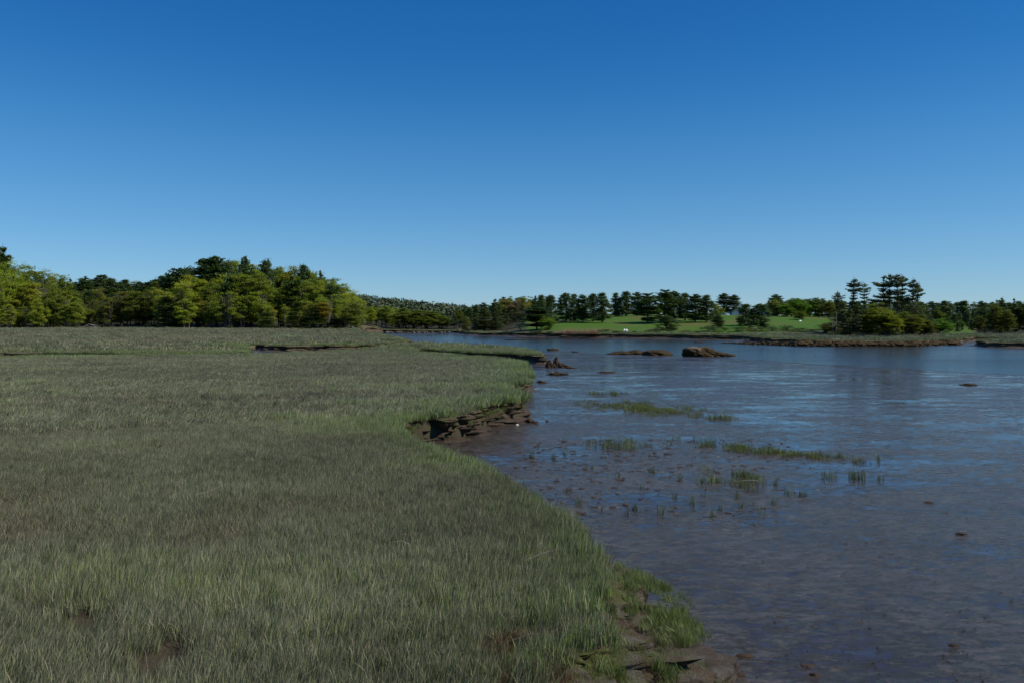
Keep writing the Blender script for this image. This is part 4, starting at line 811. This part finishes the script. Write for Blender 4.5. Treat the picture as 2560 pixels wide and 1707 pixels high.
V, T = lump([(-1.4, 0, .2, 1.5, 1.6, 1.0), (-.1, .5, .3, 1.4, 1.5, .85), (1.0, .2, .1, 1.3, 1.2, .55), (2.2, 0, 0, 1.1, 1.0, .38), (-.6, -1.1, .0, 1.0, .8, .55)], 3, 5, .22)
place('boulder', V, T, M['rock'], 1766, 889, 'large boulder with pale top and brown rockweed, alone on the right', 'boulder')
V, T = lump([(-1.0, .4, 0, 1.8, 1.6, .42), (.6, .2, .0, 1.3, 1.2, .58), (-2.0, 0, 0, 1.2, .9, .22)], 8, 5, .2)
place('boulder', V, T, M['rock'], 1578, 885, 'flat pale-backed weedy rock left of the domed brown one', 'boulder')
V, T = lump([(0, 0, 0, 1.75, 1.4, .72), (1.2, .2, 0, .9, .9, .42)], 12, 5, .13)
place('boulder', V, T, M['weed'], 1640, 887, 'domed boulder wholly covered in brown rockweed, middle of the three', 'boulder')
for px, py, w_, h, lb in ((1381, 875, .85, .28, 'small brown weed hump beyond the far bank tip'), (1436, 879, .45, .12, 'tiny brown hump right of the small weed hump'), (1290, 849.5, 2.6, .18, 'long low weedy bar far out in the inlet'), (1320, 849.5, 1.0, .08, 'faint low bar beside the long weedy bar'), (1746, 856, .9, .13, 'small dark hump near the far right shore'),
    (1393, 936, .72, .17, 'dark flat sod lump just off the middle bank tip'), (1516, 931, .6, .12, 'orange-brown weed lump alone on the flat'), (2420, 962, .5, .1, 'dark weed lump far right on the mudflat'), (2320, 1255, .17, .045, 'dark flat clump alone on the right mudflat'), (2404, 1334, .16, .05, 'black flat shell-like clump low on the right mudflat'), (1947, 1543, .06, .03, 'rounded brown pebble in the lower mudflat'), (2385, 1612, .1, .03, 'brown crumb cluster at the lower right'),
    (1860, 1640, .16, .04, 'crumbly mud heap near the bottom centre-right'), (1850, 1690, .09, .06, 'stubby mud knob at the bottom edge right of the bank'), (2036, 1688, .08, .05, 'second mud knob at the bottom edge further right'), (2018, 1664, .14, .03, 'scatter heap of mud crumbs above the second knob'), (1783, 1668, .09, .06, 'mud clod close to the near bank foot')):
    if w_ < .2: w_, h = w_ * .6, h * .6
    V, T = lump([(0, 0, 0, w_, w_ * .6, h), (w_ * .7, w_ * .1, 0, w_ * .5, w_ * .4, h * .6)], int(px) % 97, 4, .3, 1.8)
    place('weed_hump' if w_ > .3 else 'mud_clod', V, T, M['weed'] if w_ > .3 else M['clod'], px, py, lb, 'weed hump' if w_ > .3 else 'mud clod')
# fallen sod blocks off the bank tips
for px, py, w_, h, lb in ((1374, 917, .55, .5, 'fallen sod block touching the far bank tip'), (1390, 914, .42, .62, 'upright fallen sod block just off the far bank tip'), (1408, 917, .7, .25, 'flattened grassy sod trailing off the fallen blocks'), (1424, 920, .6, .12, 'thin end of the sod trail off the far bank tip'),
    (1352, 956, .4, .14, 'reddish mud lump at the foot of the middle bank tip'), (1324, 1055, .3, .13, 'brown mud lump at the foot of the nearer bank tip'), (1340, 1060, .1, .05, 'dark pebble-sized clod right of the nearer bank tip'), (1367, 1053, .09, .05, 'dark clod further right of the nearer bank tip')):
    V, T = lump([(0, 0, h * .2, w_ * .6, w_ * .5, h), (w_ * .6, 0, 0, w_ * .5, w_ * .5, h * .5)], int(py) % 89, 4, .34, 1.9); place('sod_block' if h > .2 else 'mud_lump', V, T, M['clod'], px, py, lb, 'sod block' if h > .2 else 'mud lump')
V, T = lump([(0, 0, .02, .06, .045, .035)], 2, 3, .1); t = NT('shell'); M['shell'] = t.setp(Base_Color=(.75, .7, .6), Roughness=.4)
place('shell', V, T, M['shell'], 1293, 1063, 'white shell at the foot of the nearer bank tip', 'shell')
# rocky weed ledge below the right-hand point
bl = []
x0, y0 = A(1830, 857, ZF)
for i in range(58):
    u = i / 57; px = 1828 + u * 560; xx, yy = A(px, 858 + 6.2 * min(1, u * 3.2) - 3 * max(0, u - .8) * 5, ZF); hh_ = .12 + .62 * min(1, u * 3) * KG.uniform(.4, 1.25)
    bl.append((xx - x0, yy - y0 + KG.uniform(0, 2), 0, KG.uniform(.9, 1.9), KG.uniform(.9, 1.8), hh_))
V, T = lump(bl, 31, 4, .4, 2.1); place('rock_ledge', V, T, M['weed'], 1830, 857, 'long dark rockweed ledge running out from the right-hand point', 'rock ledge')
for px, py, w_, lb in ((2082, 851, 1.0, 'pale flat boulder on the point bank, left one'), (2104, 850, 1.2, 'pale cracked boulder on the point bank, right one')):
    V, T = lump([(0, 0, 0, w_, w_ * .7, .35)], int(px), 4, .2); x, y = A(px, py, .1); o = mk('boulder', V, T, M['drift'], smooth=True); o.location = (x, y, .05); tag(o, lb, 'boulder')
t = NT('pale_rock'); p = t.n('ShaderNodeTexCoord').outputs['Object']; M['prock'] = t.setp(Base_Color=t.mix(t.noise(3, 4, .6, p), (.035, .03, .025), (.12, .1, .08)), Roughness=.8)
for i in range(26):
    px = 955 + 190 * KG.random(); x, y = A(px, 830.6, -.35); V, T = lump([(0, 0, 0, KG.uniform(.4, 1.3), .7, KG.uniform(.2, .5))], i + 40, 2, .3)
    o = mk('shore_rock', V, T, M['prock'], smooth=True); o.location = (x, y - KG.uniform(-.5, 3), -.5); tag(o, 'small pale rock in the line along the inlet shore', 'rock', 'rocks along the inlet shore')
# mud specks, snails and crumbs dotted over the flat
cc = bpy.data.collections.new('speck')
for i in range(4):
    V, T = lump([(0, 0, 0, .02, .016, .012)] + [(KG.normal() * .02, KG.normal() * .02, 0, .012, .012, .008)] * (i % 2), i + 5, 2, .3); o = mk('speck_%d' % i, V, T, M['clod'], link=False); cc.objects.link(o)
n = 900; rr = 1 / np.sqrt(KG.uniform(1 / 55. ** 2, 1 / 7.5 ** 2, n)); rr = np.where(KG.random(n) < .6, KG.uniform(7.5, 26, n), rr); aa = np.radians(KG.uniform(2, 34, n)); x, y = rr * np.sin(aa), rr * np.cos(aa); s = sdf(x, y); k = s > .3; x, y = x[k], y[k]; n = len(x)
sz = KG.uniform(.35, 1.1, n) ** 1.6 * (.5 + y / 50)
scatter('mud_specks', cc, np.c_[x, y, np.full(n, ZF + .004)], np.c_[np.zeros((n, 2)), KG.random(n) * 6], np.c_[sz, sz, sz], KG.integers(0, 4, n), np.ones((n, 3)), 'dark specks of snails and mud crumbs dotted over the flat')
# brown weed matted between the cordgrass stems
cw = bpy.data.collections.new('weed_mat')
for i in range(4):
    V, T = lump([(KG.normal() * .1, KG.normal() * .08, 0, KG.uniform(.05, .14), KG.uniform(.04, .1), KG.uniform(.02, .045)) for _ in range(6)], i + 60, 3, .4, 2.2); o = mk('weed_mat_%d' % i, V, T, M['clod'], link=False, smooth=True); cw.objects.link(o)
n = 900; px = KG.uniform(1290, 1990, n); py = KG.uniform(1095, 1290, n); k = (py < 1180) | (KG.random(n) < .35); k &= KG.random(n) < np.exp(-((px - 1480) / 330) ** 2) + .15; px, py = px[k], py[k]; d = (CAMZ - ZF) * F / (py - HY); x = (px - 1280) * d / F; k = sdf(x, d) > .25; x, d = x[k], d[k]; n = len(x); sz = KG.uniform(.1, .45, n)
scatter('brown_weed', cw, np.c_[x, d, np.full(n, ZF + .0)], np.c_[np.zeros((n, 2)), KG.random(n) * 6], np.c_[sz, sz, sz], KG.integers(0, 4, n), np.ones((n, 3)), 'matted brown weed and mud crumbs between the cordgrass tufts')
# driftwood
def log(pts, r, label, mat='drift', name='driftwood_log', kids=()):
    mb = MB(); mb.tube(np.array(pts, float), r, 6, .5)
    for kpts, kr in kids: mb.tube(np.array(kpts, float), kr, 5, .5)
    o = mb.build(name, M[mat], smooth=True); tag(o, label, 'driftwood'); return o
def W3(px, d, dz): x = (px - 1280) * d / F; return (x, d, float(land([x], [d])[0]) + dz)
log([W3(153, 262, .7), W3(165, 261, .35), W3(180, 260, .25), W3(200, 259, .2)], [.12, .16, .14, .08], 'long pale fallen trunk lying on the marsh below the left wood')
log([W3(205, 262, .1), W3(215, 262, 1.2), W3(222, 262, 1.7), W3(234, 262, 1.2), W3(243, 262, .1)], [.1, .1, .08, .08, .05], 'arched pale dead branch on the marsh in the left gap', name='dead_branch', kids=[([W3(215, 262, 1.2), W3(226, 261, .7), W3(240, 261, .2)], .05), ([W3(222, 262, 1.6), W3(232, 262, 1.5), W3(250, 262, .7)], .05)])
log([W3(868, 258, .2), W3(885, 258, .5), W3(905, 257, .25)], [.1, .14, .08], 'pale driftwood trunk at the right foot of the wooded point', kids=[([W3(885, 258, .5), W3(880, 258, 1.2)], .05), ([W3(893, 258, .4), W3(902, 258, 1.)], .04)])
x, y = A(1175, 833, -.5)
log([(x - 3.2, y - 2, -.5), (x - 1.5, y - 2, .1), (x + .6, y - 2, .9), (x + 1.6, y - 1.5, 1.5)], [.1, .2, .25, .12], 'dark driftwood stump pile at the tip beyond the inlet', 'bark', 'driftwood_stump', kids=[([(x, y - 2, .7), (x - 1.2, y - 2, 1.0)], .08), ([(x + 1, y - 2, 1.1), (x + 2.2, y - 2, .2)], .1)])
for px, tp, lb, ln in ((2080, 798, 'short broken grey snag at the left tip of the point', .1), (2090, 776, 'taller thin grey snag beside the broken one', .05), (2297, 792, 'leaning grey dead trunk at the right of the point', 3.0)):
    d = 168; x = (px - 1280) * d / F; z0 = CAMZ - (836 - HY) * d / F; h = (HY - tp) * d / F + CAMZ
    mb = MB(); mb.tube([(x, d, z0 - .3), (x + ln * .4, d, (z0 + h) / 2), (x + ln, d, h)], [.16, .11, .04], 6); 
    for q in (.5, .7, .85): zz = z0 + (h - z0) * q; mb.tube([(x + ln * q, d, zz), (x + ln * q + .7 * (1 if q != .7 else -1), d, zz + .15)], [.04, .015], 4)
    o = mb.build('dead_snag', M['palebark']); tag(o, lb, 'dead tree')
# white driftwood stick between the cordgrass
x, y = A(1865, 1206, ZF); log([(x - .3, y, ZF + .03), (x, y, ZF + .06), (x + .28, y, ZF + .05)], [.006, .01, .012], 'thin white stick lying among the cordgrass tufts')
# reeds
cr = bpy.data.collections.new('reed')
for i in range(3):
    V, Q, T, C = blades(90, .8, 1.5, .06, KG, [0, 0, .3, .7, 0], seg=2, lean=.1, wind=.05); o = mk('reed_%d' % i, V, [Q, T], M['grass'], attrs={'c': C}, link=False); cr.objects.link(o)
n = 130; px = KG.uniform(1405, 1490, n); x = (px - 1280) * 206 / F; y = 206 + KG.uniform(-3, 2, n); scatter('dry_reeds', cr, np.c_[x, y, land(x, y)], np.c_[np.zeros((n, 2)), KG.random(n) * 6], np.ones((n, 3)) * KG.uniform(.35, .7, (n, 1)), KG.integers(0, 3, n), np.tile([[.8, .62, .52]], (n, 1)), 'pinkish-tan patch of dry reeds below the lawn')
# farmhouse and shed glimpsed through the trees, seats on the lawn
def box(x0, x1, y0, y1, z0, z1):
    V = np.array([[x, y, z] for z in (z0, z1) for y in (y0, y1) for x in (x0, x1)], float); Q = np.array([[0, 2, 3, 1], [4, 5, 7, 6], [0, 1, 5, 4], [2, 6, 7, 3], [0, 4, 6, 2], [1, 3, 7, 5]]); return V, Q
t = NT('white_paint'); M['white'] = t.setp(Base_Color=t.mix(t.noise(2, 3, .5, t.pos()), (.74, .74, .72), (.82, .82, .8)), Roughness=.6)
t = NT('shingles'); M['roof'] = t.setp(Base_Color=t.mix(t.noise(6, 3, .5, t.pos()), (.1, .1, .11), (.2, .2, .21)), Roughness=.9)
t = NT('window_glass'); M['glass'] = t.setp(Base_Color=(.03, .035, .04), Roughness=.1)
def house(px, d, ba, w_, dp, hw, hr, label, wins):
    x = (px - 1280) * d / F; z = CAMZ - (ba - HY) * d / F; r = empty('farmhouse' if wins else 'shed', (x, d, z)); tag(r, label, 'house' if wins else 'shed')
    V = np.array([(-w_, -dp, -2), (w_, -dp, -2), (w_, dp, -2), (-w_, dp, -2), (-w_, -dp, hw), (w_, -dp, hw), (w_, dp, hw), (-w_, dp, hw), (0, -dp, hw + hr), (0, dp, hw + hr)], float)
    wl = mk('wall', V, [np.array([[0, 1, 5, 4], [1, 2, 6, 5], [2, 3, 7, 6], [3, 0, 4, 7]]), np.array([[4, 5, 8], [6, 7, 9]])], M['white'], r)
    e = .35; s = hr / w_
    rf = []
    for sg in (-1, 1):
        a = np.array([(sg * (w_ + e), -dp - e, hw - e * s), (0, -dp - e, hw + hr), (0, dp + e, hw + hr), (sg * (w_ + e), dp + e, hw - e * s)], float); rf.append(a + [0, 0, .03]); rf.append(a + [0, 0, .2])
    V = np.concatenate(rf); Q = []
    for b0 in (0, 8): Q += [[b0, b0 + 1, b0 + 2, b0 + 3], [b0 + 4, b0 + 7, b0 + 6, b0 + 5]] + [[b0 + i, b0 + 4 + i, b0 + 4 + (i + 1) % 4, b0 + (i + 1) % 4] for i in range(4)]
    roof = mk('roof', V, np.array(Q), M['roof'], r)
    if wins: V, Q = box(-.4, .4, -.35, .35, hw + hr - .5, hw + hr + 1.0); mk('chimney', V + [0, dp * .4, 0], Q, M['clod'], roof)
    for wx, wz in wins:
        V, Q = box(wx - .45, wx + .45, -dp - .06, -dp + .02, wz - .6, wz + .6); f_o = mk('window', V, Q, M['white'], r); V, Q = box(wx - .35, wx + .35, -dp - .09, -dp - .07, wz - .5, wz + .5); mk('pane', V, Q, M['glass'], f_o)
house(1925, 335, 792, 3.4, 4, 3.2, 2.6, 'white farmhouse gable half hidden by trees on the lawn hill', [(-1.6, 1.6), (1.6, 1.6), (0, 3.9)])
house(1843, 330, 787, 2.6, 2, 1.6, .9, 'small white shed between the detached pines and the farmhouse', [])
house(1813, 345, 790, 3.2, 3, 1.8, 1.3, 'low grey-roofed shed behind the pale tree on the crest', [])
V, Q = box(-1.2, 1.2, -.8, .8, 0, 1.1)
def seat(px, d, label, s=1.0, name='garden_chair', wide=1.0):
    x = (px - 1280) * d / F; z = float(land([x], [d])[0]); r = empty(name, (x, d, z), .2, (s, s, s)); tag(r, label, 'bench' if wide > 1.2 else 'chair')
    V, Q = box(-.35 * wide, .35 * wide, -.35, .3, .38, .43); mk('seat', V, Q, M['white'], r)
    V, Q = box(-.35 * wide, .35 * wide, .28, .34, .4, 1.15); V[4:, 1] += .2; mk('backrest', V, Q, M['white'], r)
    for sx_ in (-1, 1):
        V, Q = box(sx_ * .37 * wide - .06, sx_ * .37 * wide + .06, -.4, .35, .62, .66); mk('armrest', V, Q, M['white'], r)
        for yy in (-.36, .28): V, Q = box(sx_ * .37 * wide - .04, sx_ * .37 * wide + .04, yy, yy + .08, 0, .62); mk('leg', V, Q, M['white'], r)
seat(1562, 214, 'left one of two white garden chairs on the lawn foot', .7); seat(1567.5, 214, 'right one of two white garden chairs on the lawn foot', .7)
seat(2001, 262, 'white bench on the lawn under the small round tree', .5, 'garden_bench', 2.6)
seat(1937, 318, 'white bench beside the farmhouse', .6, 'garden_bench', 1.8)
#@@END_THINGS
